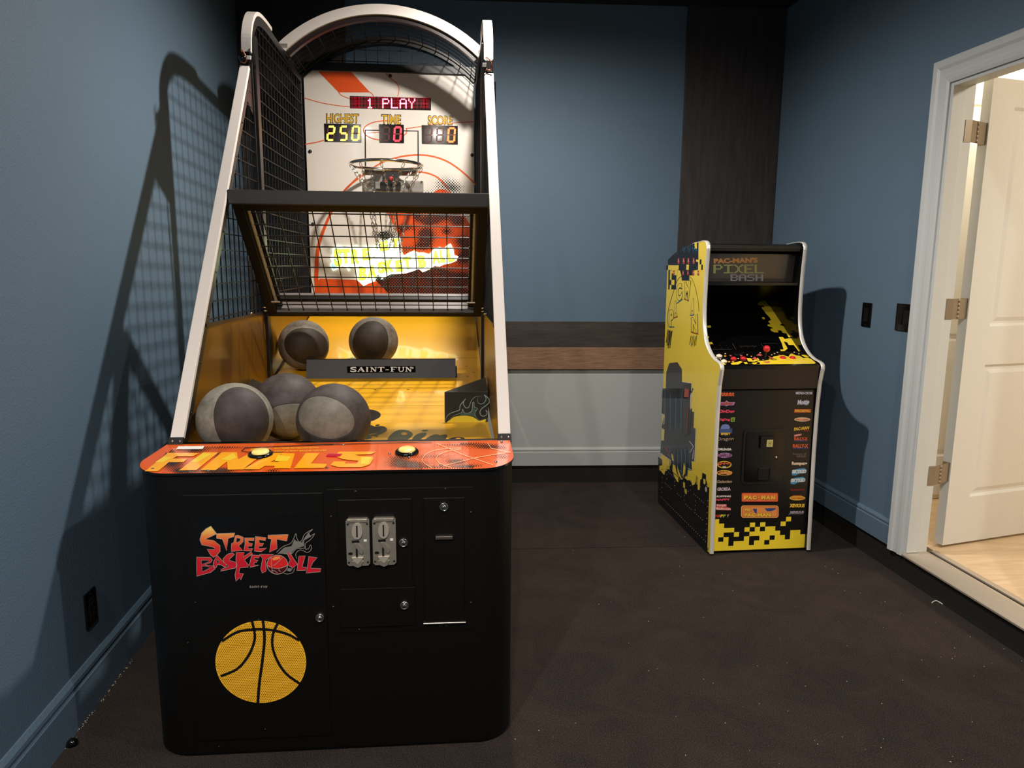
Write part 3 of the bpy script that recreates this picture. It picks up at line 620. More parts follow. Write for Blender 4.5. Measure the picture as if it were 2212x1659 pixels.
def acceptor(x0, y0, x1, y1, first=[None]):
    A = PF.at(x0, y0); C = PF.at(x1, y1); w = C.x-A.x; h = A.z-C.z; cx = (A.x+C.x)/2; cz = (A.z+C.z)/2
    if first[0] is not None:
        src, scx, scz = first[0]; dx, dz = cx-scx, cz-scz
        o = src.copy(); COL.objects.link(o); o.parent = src.parent; o.location = (dx, 0, dz)
        for ch in list(src.children): c = ch.copy(); COL.objects.link(c); c.parent = o
        return o
    Y = -.005; b = MB(); r = .006
    P = [(cx-w/2+r, cz-h/2), (cx+w/2-r, cz-h/2), (cx+w/2, cz-h/2+r), (cx+w/2, cz+h/2-r), (cx+w/2-r, cz+h/2), (cx-w/2+r, cz+h/2), (cx-w/2, cz+h/2-r), (cx-w/2, cz-h/2+r)]
    b.extr([(x, Y, z) for x, z in P], (0, -.010, 0)); o = b.build('coin_acceptor', M_CAST, cdoor, .002, label='cast metal coin acceptor'); Y -= .010
    b = MB(); b.box(cx-w*.42, cx+w*.42, Y-.003, Y, cz+h*.425, cz+h*.49); b.build('top_ridge', M_CAST, o, .001)
    ez = cz+h*.24; ex = cx-w*.02
    b = MB(); ell = lambda a, c_, yy: [(ex+a*math.cos(t*PI/14), yy, ez+c_*math.sin(t*PI/14)) for t in range(28)]
    b.extr(ell(w*.23, h*.165, Y), (0, -.005, 0)); b.build('coin_bezel', mat('pale_cast_zinc', (214, 205, 188), .35, metal=.6, noise=.03), o, .0015)
    b = MB(); b.box(ex-w*.03, ex+w*.03, Y-.0056, Y-.0046, ez-h*.115, ez+h*.125); b.build('coin_slot', M_INK, o)
    b = MB(); b.box(cx-w*.26, cx+w*.06, Y-.0008, Y, cz-h*.005, cz+h*.045); b.build('model_label', M_INK, o, .0003)
    b = MB(); b.extr([(cx-w*.14, Y, cz-h*.02), (cx-w*.02, Y, cz-h*.01), (cx+w*.20, Y, cz-h*.14), (cx+w*.23, Y, cz-h*.20), (cx+w*.15, Y, cz-h*.245), (cx+w*.05, Y, cz-h*.20)], (0, -.0045, 0)); b.build('reject_lever', M_CAST, o, .001)
    b = MB(); b.box(cx-w*.10, cx-w*.02, Y-.0006, Y, cz-h*.40, cz-h*.13); b.build('return_slot', M_INK, o)
    b = MB(); b.extr([(cx-w*.28, Y, cz-h*.315), (cx+w*.22, Y, cz-h*.315), (cx+w*.10, Y, cz-h*.39), (cx+w*.02, Y, cz-h*.43), (cx-w*.03, Y, cz-h*.45), (cx-w*.09, Y, cz-h*.43), (cx-w*.17, Y, cz-h*.39)], (0, -.004, 0)); b.build('coin_cup_rim', MATS['pale_cast_zinc'], o, .0008)
    b = MB(); b.extr([(cx-w*.27, Y, cz-h*.40), (cx+w*.21, Y, cz-h*.40), (cx+w*.12, Y, cz-h*.50), (cx-w*.03, Y, cz-h*.53), (cx-w*.18, Y, cz-h*.50)], (0, -.003, 0)); b.build('coin_cup', M_CAST, o, .001)
    b = MB(); b.extr([(cx-w*.33+w*.1*math.cos(t*PI/8), Y, cz-h*.235+h*.03*math.sin(t*PI/8)) for t in range(16)], (0, -.0006, 0)); b.build('return_emblem', M_BLKS, o)
    b = MB(); b.box(cx+w*.25, cx+w*.38, Y-.001, Y, cz+h*.015, cz+h*.06); b.build('indicator_window', M_WHITE, o)
    for sx in (-.41, .41):
        for sz in (-.42, .39):
            b = MB(); b.lathe([(.0032, 0), (.0028, .0016), (0, .0022)], (cx+sx*w, Y, cz+sz*h), (0, -1, 0), 10); b.build('screw', M_BLKS, o)
    first[0] = (o, cx, cz); return o
acceptor(748, 1117, 801, 1217); acceptor(805, 1115, 857, 1215)

# --- inclined yellow court
DK = [(.215, .791), (.50, .789), (.68, .789), (.80, .793), (1.30, .876), (1.50, .905), (2.25, 1.100), (2.285, 1.104)]
def dz(y):
    for (a, p), (c, q) in zip(DK, DK[1:]):
        if y <= c: return p+(q-p)*(y-a)/(c-a)
    return DK[-1][1]
b = MB(); b.extr([(-.466, y, z) for y, z in DK]+[(-.466, y, z-.02) for y, z in DK[::-1]], (.932, 0, 0)); deck = b.build('court_deck', M_YEL, bm_)
class DeckPlane:            # the print follows the bends of the court
    def __init__(s): s.seg = [(a, c, Plane((0, *a), Vector((0, -(c[1]-a[1]), c[0]-a[0])).normalized(), FM)) for a, c in zip(DK, DK[1:])]
    def at(s, x, y, e=0):
        for a, c, pl in s.seg:
            p = pl.at(x, y, e)
            if p.y < c[0]+.0005: return p
        return p
PD1 = DeckPlane()
b = MB(); Zd = lambda p: zc(770, 840, .1356, p)
for P, cl in (([(500,790),(560,715),(640,665),(730,650),(830,665),(895,710),(880,760),(800,810),(680,830),(560,835),(505,820)], 1), ([(895,830),(890,790),(950,730),(1030,700),(1110,700),(1105,740),(1040,790),(960,835),(920,838)], 1),
              ([(1035,665),(1060,655),(1110,652),(1150,662),(1110,678),(1060,678)], 1), ([(1060,850),(1140,770),(1230,730),(1290,725),(1330,738),(1400,725),(1445,740),(1430,780),(1360,850)], 1),
              ([(1400,850),(1480,790),(1580,768),(1680,772),(1725,795),(1715,850)], 1), ([(60,580),(220,575),(300,600),(400,590),(470,615),(485,660),(430,700),(330,740),(220,755),(60,770)], 1),
              ([(60,330),(220,328),(330,355),(385,400),(370,450),(300,490),(230,512),(120,500),(60,480)], 1), ([(300,580),(340,566),(375,570),(350,588),(310,592)], 1), ([(120,760),(200,755),(240,775),(210,795),(120,800)], 1)):
    ppoly(b, PD1, Zd(smooth_line(P, 4, True)), 0, 1)
for c_, a_, h_ in (((762, 714), 50, 22), ((1620, 797), 44, 18)): ppoly(b, PD1, Zd([(c_[0]+a_*math.cos(t*PI/8), c_[1]+h_*math.sin(t*PI/8)) for t in range(16)]), 1, 2)
pstroke(b, PD1, Zd([(200,735),(300,705),(330,700)]), 2, 1, 2)
b.build('court_lettering', [M_INK, MATS['amber_print']], deck)
b = MB()
for yy in (.98, 1.20, 1.62): b.box(-.460, .460, yy, yy+.0022, dz(yy)-.004, dz(yy)+.0007)
b.box(.344, .3462, .26, .62, .783, .788) if False else None
b.build('board_joint', mat('court_joint', (120, 78, 14), .6), deck)
for x, y in ((-.14, 1.18), (0, 1.18), (.14, 1.18), (.40, 1.18), (.06, .72), (.06, .60), (.40, 1.36), (.43, 1.42), (.40, 1.52), (-.36, 1.36)):
    b = MB(); b.lathe([(.0062, 0), (.0055, .0008), (.002, .0004), (0, .0003)], (x, y, dz(y)), (0, 0, 1), 12); b.build('screw', mat('dark_screw', (90, 66, 20), .4, metal=.5), deck)
# ball stop with maker's name
y0 = 1.335; b = MB(); zf = dz(y0); x0, x1 = -.322, .346
b.extr([(x0, y0, zf-.004), (x0, y0+.030, zf+.084), (x0, y0+.045, zf+.084), (x0, y0+.055, dz(y0+.055)-.004)], (x1-x0, 0, 0)); stop = b.build('ball_stop', mat('charcoal_panel', (44, 41, 43), .5, noise=.04), bm_, .002)
PS = Plane((0, y0, zf-.004), Vector((0, -.088, .030)).normalized(), FM)
b = MB(); ppoly(b, PS, [(749.5, 791.5), (897.5, 790.5), (898, 804.5), (750, 805.5)], 0, 1); serif(b, PS, 756, 793.6, 140, 9.2, 1, 3, -.004); b.build('maker_name_label', [mat('matt_black_label', (6, 6, 6), .9, spec=.1), mat('bright_white_ink', (245, 243, 238), .5)], stop)
b = MB(); b.box(x1, x1+.006, y0+.004, y0+.05, zf-.004, zf+.05); b.build('end_cap', M_INK, stop)
# corner deflector wedges with flame art
for s in (-1, 1):
    yf = .800; zt = .912; b = MB(); zb = dz(yf)-.004
    tri = [(s*.299, yf), (s*.466, yf), (s*.466, yf+.20)]
    lo = [(x, y, dz(y)-.004) for x, y in tri]; hi = [(x, y, zt+(y-yf)*.12) for x, y in tri]
    b.add(lo+hi, [(0, 2, 1), (3, 4, 5), (0, 1, 4, 3), (1, 2, 5, 4), (2, 0, 3, 5)])
    wdg = b.build('corner_deflector', mat('black_scuffed_plastic', (30, 30, 29), .5, noise=.3, nscale=30), bm_, .0012)
    PW = Plane((0, yf, 0), (0, -1, 0), FM)
    F1 = [(1415,540),(1430,460),(1480,400),(1560,365),(1640,335),(1655,260),(1740,160),(1715,190),(1705,240),(1740,300),(1790,290),(1830,190),(1900,125),(2010,120)]
    F2 = [(1960,115),(1925,170),(1940,225),(1990,240),(2040,215),(2065,150),(2035,95),(2100,150),(2115,210),(2070,260),(2000,310),(1965,370),(1985,420),(2030,435),(2080,400),(2060,340),(2100,380),(2105,440),(2050,530)]
    F3 = [(1490,510),(1530,440),(1620,400),(1680,370),(1690,320),(1720,380),(1790,385),(1840,340),(1850,230),(1870,215),(1880,290),(1930,315),(1890,370),(1900,440),(1960,500),(2020,480)]
    Y1 = [(1425,540),(1480,500),(1550,450),(1650,430),(1780,430),(1880,460),(1960,510),(2060,480),(2040,540)]
    b = MB()
    class Mir:                     # the left wedge carries the mirrored print
        def at(self, x, y, e=0): p = PW.at(x, y, e); p.x = s*p.x; return p
    MP = Mir()
    ppoly(b, MP, Zd(smooth_line(Y1, 3)), 1, 1)
    for P_, w in ((F1, 1.6), (F2, 1.6), (F3, 1.2)): pstroke(b, MP, Zd(smooth_line(P_, 4)), w, 0, 2, taper=True)
    ppoly(b, MP, Zd([(1640,430),(1690,350),(1730,395),(1790,400),(1850,340),(1865,240),(1885,320),(1920,330),(1890,380),(1900,450),(1790,425)]), 2, .8)
    b.build('flame_print', [mat('pale_teal_line', (150, 178, 168), .5), M_YINK, mat('dark_teal_print', (64, 92, 80), .5, noise=.2)], wdg)

# --- side frames: rail, post, arch, wire mesh, yellow panel
RA, RB = (.235, .880), (1.195, 2.165)                      # rail foot and head (y, z)
rd = Vector((0, RB[0]-RA[0], RB[1]-RA[1])).normalized(); rn = Vector((0, rd.z, -rd.y))       # along / behind the rail
def railz(y): return RA[1]+(y-RA[0])*(RB[1]-RA[1])/(RB[0]-RA[0])
ARC = smooth_line([(1.232, 2.228), (1.245, 2.30), (1.285, 2.365), (1.345, 2.412), (1.42, 2.432), (1.52, 2.438), (1.62, 2.436)], 5)
TOPB = [(1.62, 2.436), (2.27, 2.405)]
def ribbon(mb, path, t, x0, x1, mi=0, inward=(1.6, 2.0)):    # solid band following a (y, z) path, thickness t towards the inside
    n = len(path); A = []; B = []
    for i, (y, z) in enumerate(path):
        a = path[max(i-1, 0)]; c = path[min(i+1, n-1)]; d = Vector((c[0]-a[0], c[1]-a[1])).normalized(); nn = Vector((-d.y, d.x))
        if nn.dot(Vector((inward[0]-y, inward[1]-z))) < 0: nn = -nn
        A.append((y, z)); B.append((y+nn.x*t, z+nn.y*t))
    vs = [(x, y, z) for x in (x0, x1) for y, z in A+B]; N2 = 2*n
    for i in range(n-1):
        mb.add([vs[i], vs[i+1], vs[N2+i+1], vs[N2+i]], [(0, 1, 2, 3)], mi, True); mb.add([vs[n+i], vs[n+i+1], vs[N2+n+i+1], vs[N2+n+i]], [(3, 2, 1, 0)], mi, True)
        mb.add([vs[i], vs[i+1], vs[n+i+1], vs[n+i]], [(3, 2, 1, 0)], mi); mb.add([vs[N2+i], vs[N2+i+1], vs[N2+n+i+1], vs[N2+n+i]], [(0, 1, 2, 3)], mi)
    for i in (0, n-1): mb.add([vs[i], vs[n+i], vs[N2+n+i], vs[N2+i]], [(0, 1, 2, 3)], mi)
def wires(mb, region, ys, zs, x, r=.0019):
    """region(y, z) -> inside; straight wires clipped to it"""
    for yv in ys:
        z = .9; run = None
        while z < 2.5:
            ins = region(yv, z)
            if ins and run is None: run = z
            if not ins and run is not None:
                mb.box(x-r, x+r, yv-r, yv+r, run, z); run = None
            z += .004
    for zv in zs:
        y = .2; run = None
        while y < 2.5:
            ins = region(y, zv)
            if ins and run is None: run = y
            if not ins and run is not None: mb.box(x+r, x+3*r, run, y, zv-r, zv+r); run = None
            y += .004
M_MESH = mat('black_coated_wire', (14, 13, 12), .5, spec=.35, noise=.05)
M_RAILIN = mat('dark_bronze_frame', (44, 40, 36), .35, spec=.6, metal=.3, noise=.05)
def arctop(y):
    for (a, p), (c, q) in zip(ARC, ARC[1:]):
        if a <= y <= c: return p+(q-p)*(y-a)/(c-a+1e-9)
    return 2.436-(y-1.62)*.0477
for s in (-1, 1):
    X0, X1 = sorted((s*.468, s*.506)); XI = s*.470
    side = 'left' if s < 0 else 'right'
    P, Q = Vector((s*.487, *RA)), Vector((s*.487, *RB))
    b = MB(); b.obox(Vector((X0, RA[0], RA[1]))+rn*0, (X1-X0, 0, 0), rn*.016, Q-P); b.build('light_rail', M_WHT, bm_, .002, label='white light rail')
    b = MB(); b.obox(Vector((X0+.002, RA[0], RA[1]))+rn*.016, (X1-X0-.004, 0, 0), rn*.034, Q-P); fr = b.build('rail_frame', M_RAILIN, bm_, .0015)
    for k in range(9):
        c = P.lerp(Q, .06+.11*k)+rn*.036; c.x = s*.4698; b = MB(); b.lathe([(.004, 0), (.0035, .0014), (0, .002)], c, (-s, 0, 0), 8); b.build('rivet', M_INK, fr)
    c = P-rd*.010; b = MB(); b.obox(Vector((X0-.002, RA[0], RA[1]))-rd*.026-rn*.002, (X1-X0+.004, 0, 0), rn*.055, rd*.026); ft = b.build('rail_foot', M_BLKS, bm_, .001)
    for dx in (-.010, .012):
        b = MB(); b.lathe([(.0036, 0), (.003, .0016), (0, .002)], Vector((s*.487+dx, RA[0], RA[1]))-rd*.013-rn*.002, -rn, 8); b.build('screw', M_CHR, ft)
    b = MB(); ribbon(b, ARC, .016, X0, X1); b.build('light_arch', M_WHT, bm_, label='white curved light cover at the top of the side frame')
    b = MB(); inner = [(y+.0, z) for y, z in ARC]
    off = []
    for i, (y, z) in enumerate(ARC):
        a = ARC[max(i-1, 0)]; c_ = ARC[min(i+1, len(ARC)-1)]; d = Vector((c_[0]-a[0], c_[1]-a[1])).normalized(); off.append((y+d.y*.017, z-d.x*.017))
    ribbon(b, off+[(2.30, 2.385)], .036, X0+.003, X1-.003); b.build('top_frame', M_BLKS, bm_)
    # joint between rail and arch with its cable
    b = MB(); b.obox(Vector((X0+.002, 1.198, 2.168)), (X1-X0-.004, 0, 0), (0, .05, 0), (0, .022, .055)); jo = b.build('corner_bracket', M_BLKG, bm_, .002)
    b = MB(); c = Vector((s*.487, 1.208, 2.197)); b.tube(smooth_line([c+Vector((-.012, -.004, .03)), c+Vector((.0, -.024, .02)), c+Vector((.012, -.022, -.006)), c+Vector((.004, -.018, -.022)), c+Vector((-.012, -.016, -.018))], 5), .0028, 6); b.build('lamp_cable', mat('copper_wire', (170, 96, 60), .4, noise=.1), jo)
    b = MB(); b.obox(c+Vector((-s*.020-.008, -.026, -.010)), (.016, .002, 0), (0, .008, 0), (.002, 0, .014)); b.build('cable_plug', M_TRIM, jo, .001)
    if s < 0:
        b = MB(); b.lathe([(0, .006), (.012, .006), (.015, 0), (.015, -.02)], c+Vector((-.008, -.010, .0)), (0, -1, .2), 20); b.build('end_plug', M_BLKG, jo)
    # post
    b = MB(); b.box(min(XI-s*.012, XI+s*.034), max(XI-s*.012, XI+s*.034), 1.262, 1.310, dz(1.3)-.02, 2.30); b.build('side_post', M_BLKS, bm_, .002)
    b = MB(); b.beam((s*.4685, 1.262, 1.20), (s*.4685, 1.235, 2.19), .004, .010, (0, 1, 0)); b.build('post_trim', M_RAILIN, bm_)
    b = MB(); b.box(min(XI, XI+s*.034), max(XI, XI+s*.034), 2.265, 2.318, dz(2.2), 2.385); b.build('rear_post', M_BLKS, bm_, .002)
    b = MB(); b.extr([(s*.4715, y, z) for y, z in ((1.262, 1.97), (1.262, 2.30), (1.20, 2.17), (1.135, 2.035))], (s*.004, 0, 0)); b.build('gusset_plate', M_RAILIN, bm_)
    # yellow lower side panel, front and rear leaf
    def yp(y): return 1.188-(y-.50)*.012
    b = MB(); ypoly = [(.262, dz(.262)), (.262, RA[1]+.02)]
    ye = RA[0]+(1.188-RA[1])*(RB[0]-RA[0])/(RB[1]-RA[1])+.035
    ypoly += [(ye, 1.188), (1.27, yp(1.27)), (1.27, dz(1.27)-.01)]
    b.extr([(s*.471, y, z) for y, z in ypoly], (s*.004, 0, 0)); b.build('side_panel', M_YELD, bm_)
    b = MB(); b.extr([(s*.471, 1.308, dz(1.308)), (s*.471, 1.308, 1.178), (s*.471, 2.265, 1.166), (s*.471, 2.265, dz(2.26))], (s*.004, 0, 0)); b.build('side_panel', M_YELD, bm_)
    b = MB(); b.beam((s*.4695, ye, 1.190), (s*.4695, 1.268, yp(1.268)+.002), .006, .012); b.beam((s*.4695, 1.308, 1.180), (s*.4695, 2.265, 1.168), .006, .012); b.build('panel_edging', M_RAILIN, bm_)
    # wire mesh, two bays
    def bay1(y, z): return 1.16 < z < railz(y-.035)-.0 and y < 1.272 and y > .45 and z < 2.36
    def bay2(y, z): return y > 1.30 and y < 2.27 and 1.15 < z < min(arctop(y)-.045, 2.385)
    ys = [.02+.058*k for k in range(50)]; zs = [1.205+.0575*k for k in range(22)]
    b = MB(); wires(b, bay1, ys, zs, s*.476); b.build('side_wire_mesh', M_MESH, bm_)
    b = MB(); wires(b, bay2, ys, zs, s*.476); b.build('side_wire_mesh', M_MESH, bm_)
    for py_, z_ in ((1.02, 1.195), (1.24, 1.205), (1.25, 1.19)):
        b = MB(); b.lathe([(.004, 0), (.004, .010), (0, .012)], (s*.470, py_, z_), (-s, 0, 0), 8); b.build('wing_bolt', M_CHR, bm_)
# black driver box on the outside of the right frame
b = MB(); b.box(.507, .522, 1.30, 1.40, 2.04, 2.16); b.build('driver_box', M_BLKG, bm_, .004)

# --- cross bar and hanging front screen
bxo('cross_bar', -.468, .468, .806, .852, 1.600, 1.650, mat('dark_grey_bar', (50, 47, 45), .38, spec=.5, noise=.05), bm_, .003)
HT, HB = Vector((0, .846, 1.600)), Vector((0, 1.298, 1.162))
hd_ = (HB-HT).normalized(); hn = Vector((0, -hd_.z, hd_.y)); hn = hn if hn.y < 0 else -hn      # towards the player
M_SCR = mat('dark_brown_black_frame', (15, 12, 9), .5, spec=.3, noise=.06)
b = MB(); W = .466; t = .040; D = .030; HL = (HB-HT).length
def fbox(u0, u1, l0, l1, n0, n1, mi=0): b.obox(HT+Vector((u0, 0, 0))+hd_*l0+hn*n0, (u1-u0, 0, 0), hd_*(l1-l0), hn*(n1-n0), mi)
fbox(-W, -W+t, 0, HL, -D, 0); fbox(W-t, W, 0, HL, -D, 0); fbox(-W+t, W-t, 0, .030, -D, 0); fbox(-W+t, W-t, HL-.022, HL, -D, 0)
scr = b.build('hanging_screen', M_SCR, bm_, .002)
b = MB()
for s in (-1, 1): b.obox(HT+Vector((s*(W-.062) - .011, 0, 0))+hd_*.03-hn*.030, (.022, 0, 0), hd_*(HL-.09), hn*.012)
b.build('screen_inner_bar', M_SCR, scr) if False else None
for s in (-1, 1):
    b = MB(); b.obox(HT+Vector((s*(W-t-.012)-.012, 0, 0))+hd_*.02-hn*.045, (.024, 0, 0), hd_*(HL-.05), hn*.012); b.build('inner_bar', M_SCR, scr)
    b = MB(); b.tube([HT+Vector((s*(W-t-.006), 0, 0))+hd_*.03-hn*.02, HT+Vector((s*(W-t-.006), 0, 0))+hd_*(HL-.08)-hn*.02], .0075, 10); b.build('gas_strut', mat('grey_strut', (150, 150, 138), .35, metal=.5, noise=.05), scr)
b = MB(); b.obox(HT+Vector((-W+t, 0, 0))+hd_*(HL-.075)-hn*.055, (2*(W-t), 0, 0), hd_*.018, hn*.020); b.build('lower_bar', M_SCR, scr)
b = MB(); b.obox(HT+Vector((-W+t, 0, 0))+hd_*(HL-.024)-hn*.115, (2*(W-t), 0, 0), hd_*.004, hn*.11); b.build('catch_tray', mat('grey_tray_sheet', (120, 112, 108), .5, noise=.04), scr)
b = MB(); r = .0019; npl = 13
for k in range(npl+2):
    u = -W+t-.01+k*(2*(W-t)+.02)/(npl+1); b.obox(HT+Vector((u-r, 0, 0))+hd_*.01-hn*.016, (2*r, 0, 0), hd_*(HL-.02), hn*2*r)
for k in range(10): b.obox(HT+Vector((-W+.02, 0, 0))+hd_*(.052+k*.0575)-hn*.020, (2*W-.04, 0, 0), hd_*2*r, hn*2*r)
b.build('screen_wire_mesh', M_MESH, scr)
for s in (-1, 1):
    b = MB(); b.tube([HT+Vector((s*(W-t-.03), 0, 0))+hd_*(HL-.10)+hn*.004, HT+Vector((s*(W-t+.005), 0, 0))+hd_*(HL-.10)+hn*.004], .0045, 8); b.build('hinge_pin', M_STEEL, scr)

# --- hood: arched band, arched rear frame, curved wire roof
def arcpts(y, zs_, zt_, hw, n=28):
    sag = zt_-zs_; R = (hw*hw+sag*sag)/(2*sag); th = math.asin(hw/R)
    return [(R*math.sin(-th+2*th*k/n), y, zt_-R+R*math.cos(-th+2*th*k/n)) for k in range(n+1)], R, zt_-R
def arch(y0, y1, zs_, zt_, hw, thick, name, m, bev=0, label=None):
    P, R, zc0 = arcpts(y0, zs_, zt_, hw); b = MB(); n = len(P); k = (R-thick)/R
    vs = []
    for (x, y, z) in P: vs += [(x, y0, z), (x*k, y0, zc0+(z-zc0)*k), (x*k, y1, zc0+(z-zc0)*k), (x, y1, z)]
    for i in range(n-1):
        for a in range(4): b.add([vs[4*i+a], vs[4*i+(a+1) % 4], vs[4*i+4+(a+1) % 4], vs[4*i+4+a]], [(0, 1, 2, 3)], 0, a % 2 == 1)
    b.add(vs[:4], [(0, 1, 2, 3)]); b.add(vs[-4:], [(3, 2, 1, 0)])
    return b.build(name, m, bm_, bev, label=label)
M_MAROON = mat('dark_bronze_hood_frame', (38, 28, 26), .3, spec=.6, noise=.05)
arch(1.868, 1.884, 2.440, 2.634, .498, .046, 'hood_light_band', M_WHT, label='white arched light band over the hood')
arch(1.885, 1.915, 2.432, 2.626, .490, .060, 'hood_front_frame', M_MAROON)
arch(2.270, 2.318, 2.404, 2.600, .482, .034, 'hood_rear_frame', M_BLKS)
P1, R1, c1 = arcpts(1.90, 2.398, 2.590, .470); P2, R2, c2 = arcpts(2.29, 2.385, 2.585, .470)
b = MB(); r = .0019
for k in range(1, 28, 2): b.beam(P1[k], P2[k], 2*r, 2*r)
for f in (.16, .32, .48, .64, .80, .94):
    pts = [Vector(p).lerp(Vector(q_), f) for p, q_ in zip(P1, P2)]; b.tube(pts, r*1.1, 4, smooth=False)
b.build('hood_wire_mesh', M_MESH, bm_)
b = MB()
for k in range(-7, 8):
    x = k*.0625; zt_ = c2+math.sqrt(R2*R2-x*x); b.box(x-r, x+r, 2.292-r, 2.292+r, 2.42, zt_) if zt_ > 2.43 else None
for z in (2.475, 2.535): hw = math.sqrt(max(0, R2*R2-(z-c2)**2)); b.box(-hw, hw, 2.288-r, 2.288+r, z-r, z+r)
b.build('hood_wire_mesh', M_MESH, bm_)
for s in (-1, 1):     # struts from hood band to side frame
    b = MB(); b.obox((s*.480-.014, 1.87, 2.40), (.028, 0, 0), (0, .42, 0), (0, 0, .022)); b.build('hood_side_rail', M_BLKS, bm_, .002)
    b = MB(); b.obox((s*.474-.020, 1.868, 2.418), (.04, 0, 0), (0, .012, 0), (0, 0, .02)); hb_ = b.build('hood_bracket', M_BLKS, bm_)
b = MB(); b.box(-.47, .47, 2.272, 2.316, 2.420, 2.462); b.build('top_bar', M_BLKS, bm_, .002)

# --- backboard
YBD = 2.286
PB = Plane((0, YBD, 0), (0, -1, 0), FM)
b = MB(); TL = PB.at(656, 153); BR = PB.at(1020, 650); x0, x1, z0, z1, rr_ = -.460, .462, 1.183, 2.420, .045
P = []
for cx, cz, a0 in ((x1-rr_, z1-rr_, 0), (x0+rr_, z1-rr_, 90), (x0+.01, z0+.01, 180), (x1-.01, z0+.01, 270)):
    R_ = rr_ if cz > 2 else .01
    for k in range(7): t = math.radians(a0+15*k); P.append((cx+R_*math.cos(t), YBD, cz+R_*math.sin(t)))
b.extr(P, (0, .012, 0)); board = b.build('backboard', M_BRD, bm_)
Z1 = lambda p: zc(480, 0, .2893, p); Z2 = lambda p: zc(440, 380, .3074, p); Z8 = lambda p: zc(690, 440, .1582, p)
b = MB()
ppoly(b, PB, [(686.9, 154), (759, 155.5), (799.7, 199.6), (731.7, 199.6)], 0, 1)
big = [(1018.5,470),(1009,440),(992,424),(975,414),(958,409),(944,410),(930,418)]
orng = Z8([(1700,0),(1850,80),(1990,180),(2085,330),(2085,1318),(0,1318),(0,1022),(640,1048),(900,1048),(1180,900),(1130,600),(1060,380),(950,180),(885,70),(860,20),(1000,-60),(1300,-90),(1500,-70)])
ppoly(b, PB, orng, 0, 1)
ppoly(b, PB, [(678.5, 604), (690, 604), (690, 645), (681, 645)], 0, 1)
L = [([(833,158),(842,168),(856,179),(862,192),(859,208)], 1.6), ([(731,199),(738,206),(755,213)], 1.6), ([(799,199),(804,203),(807,208)], 1.6), ([(656,211),(690,221),(729,228),(755,230.5)], 1.6),
     ([(876,278),(911,273),(940,269),(978,265.6),(1030,262.7)], 1.6), ([(659,311.6),(680,308),(700,303)], 2.2), ([(792,288),(820,285),(840,284)], 1.4),
     ([(832+47*math.cos(t*PI/12), 282+21*math.sin(t*PI/12)) for t in range(5, 22)], 2), ([(832+47*math.cos(t*PI/12), 282+21*math.sin(t*PI/12)) for t in range(-1, 6)], 2),
     (Z1([(1240,1195),(1340,1168),(1450,1157),(1560,1165),(1680,1205),(1790,1280),(1870,1355),(1903,1395)]), 3.4),
     (Z1([(1240,1195),(1190,1215),(1100,1270),(1050,1310),(975,1365),(905,1435)]), 3.2), (Z1([(1345,1305),(1440,1285),(1520,1290),(1600,1320),(1660,1375),(1705,1440)]), 3.2),
     (Z2([(1105,-10),(1050,40),(990,105)]), 3.2)]
for P_, w in L: pstroke(b, PB, smooth_line(P_, 4), w, 1, 1.4)
LA = smooth_line(Z2([(1100,0),(1000,90),(930,190),(880,290),(835,400),(805,500),(795,600),(790,735)]), 5); n_ = len(LA)
for i in range(n_-1): pstroke(b, PB, LA[i:i+2], 3.2+6.5*i/n_, 0, 1.2)
ppoly(b, PB, Z2([(1590,130),(1655,92),(1700,98),(1745,130)]), 0, 1.2)
# backboard target square
for P_, w in (([(789.5,360),(788.8,281),(845,282)], 3), ([(845,282),(903,283),(903.5,360)], 3)): pstroke(b, PB, P_, w, 2, 1.5)
b.build('backboard_print', [M_ORG, M_ORGL, M_INK], board)
b = MB()
dn = blobs((960,400,26,22,.62), (985,408,20,16,.55), (925,420,20,12,.45))
pdots(b, PB, 905, 370, 1012, 432, 6.0, dn, 0, 1.8)
od = blobs((955,465,40,22,.75), (925,476,18,8,.9), (900,460,9,16,1.0), (872,492,22,8,.8), (840,512,24,10,.7), (825,505,22,7,.6), (990,478,14,10,.9), (965,500,14,9,.7), (920,508,20,18,1.1), (915,530,16,10,1.0), (880,540,20,12,.5),
           (1000,520,22,14,.8), (1010,550,18,20,.95), (985,560,24,12,.5), (870,604,56,12,1.35), (920,590,60,16,1.1), (840,612,24,16,1.1), (880,632,60,14,1.35), (950,610,60,16,1.35), (960,640,60,12,1.3), (1005,600,20,12,.7), (1000,640,20,14,.8), (860,650,40,5,1.0), (965,455,46,10,.4))
lim2 = [(748, 560), (800, 500), (870, 440), (1018, 440), (1018.5, 648), (850, 648), (815, 606), (790, 600)]
pdots(b, PB, 748, 440, 1018, 648, 6.2, lambda x, y: 1.2*od(x, y) if inpoly(x, y, lim2) else 0, 0, 1.8)
b.build('halftone_print', M_INK, board)
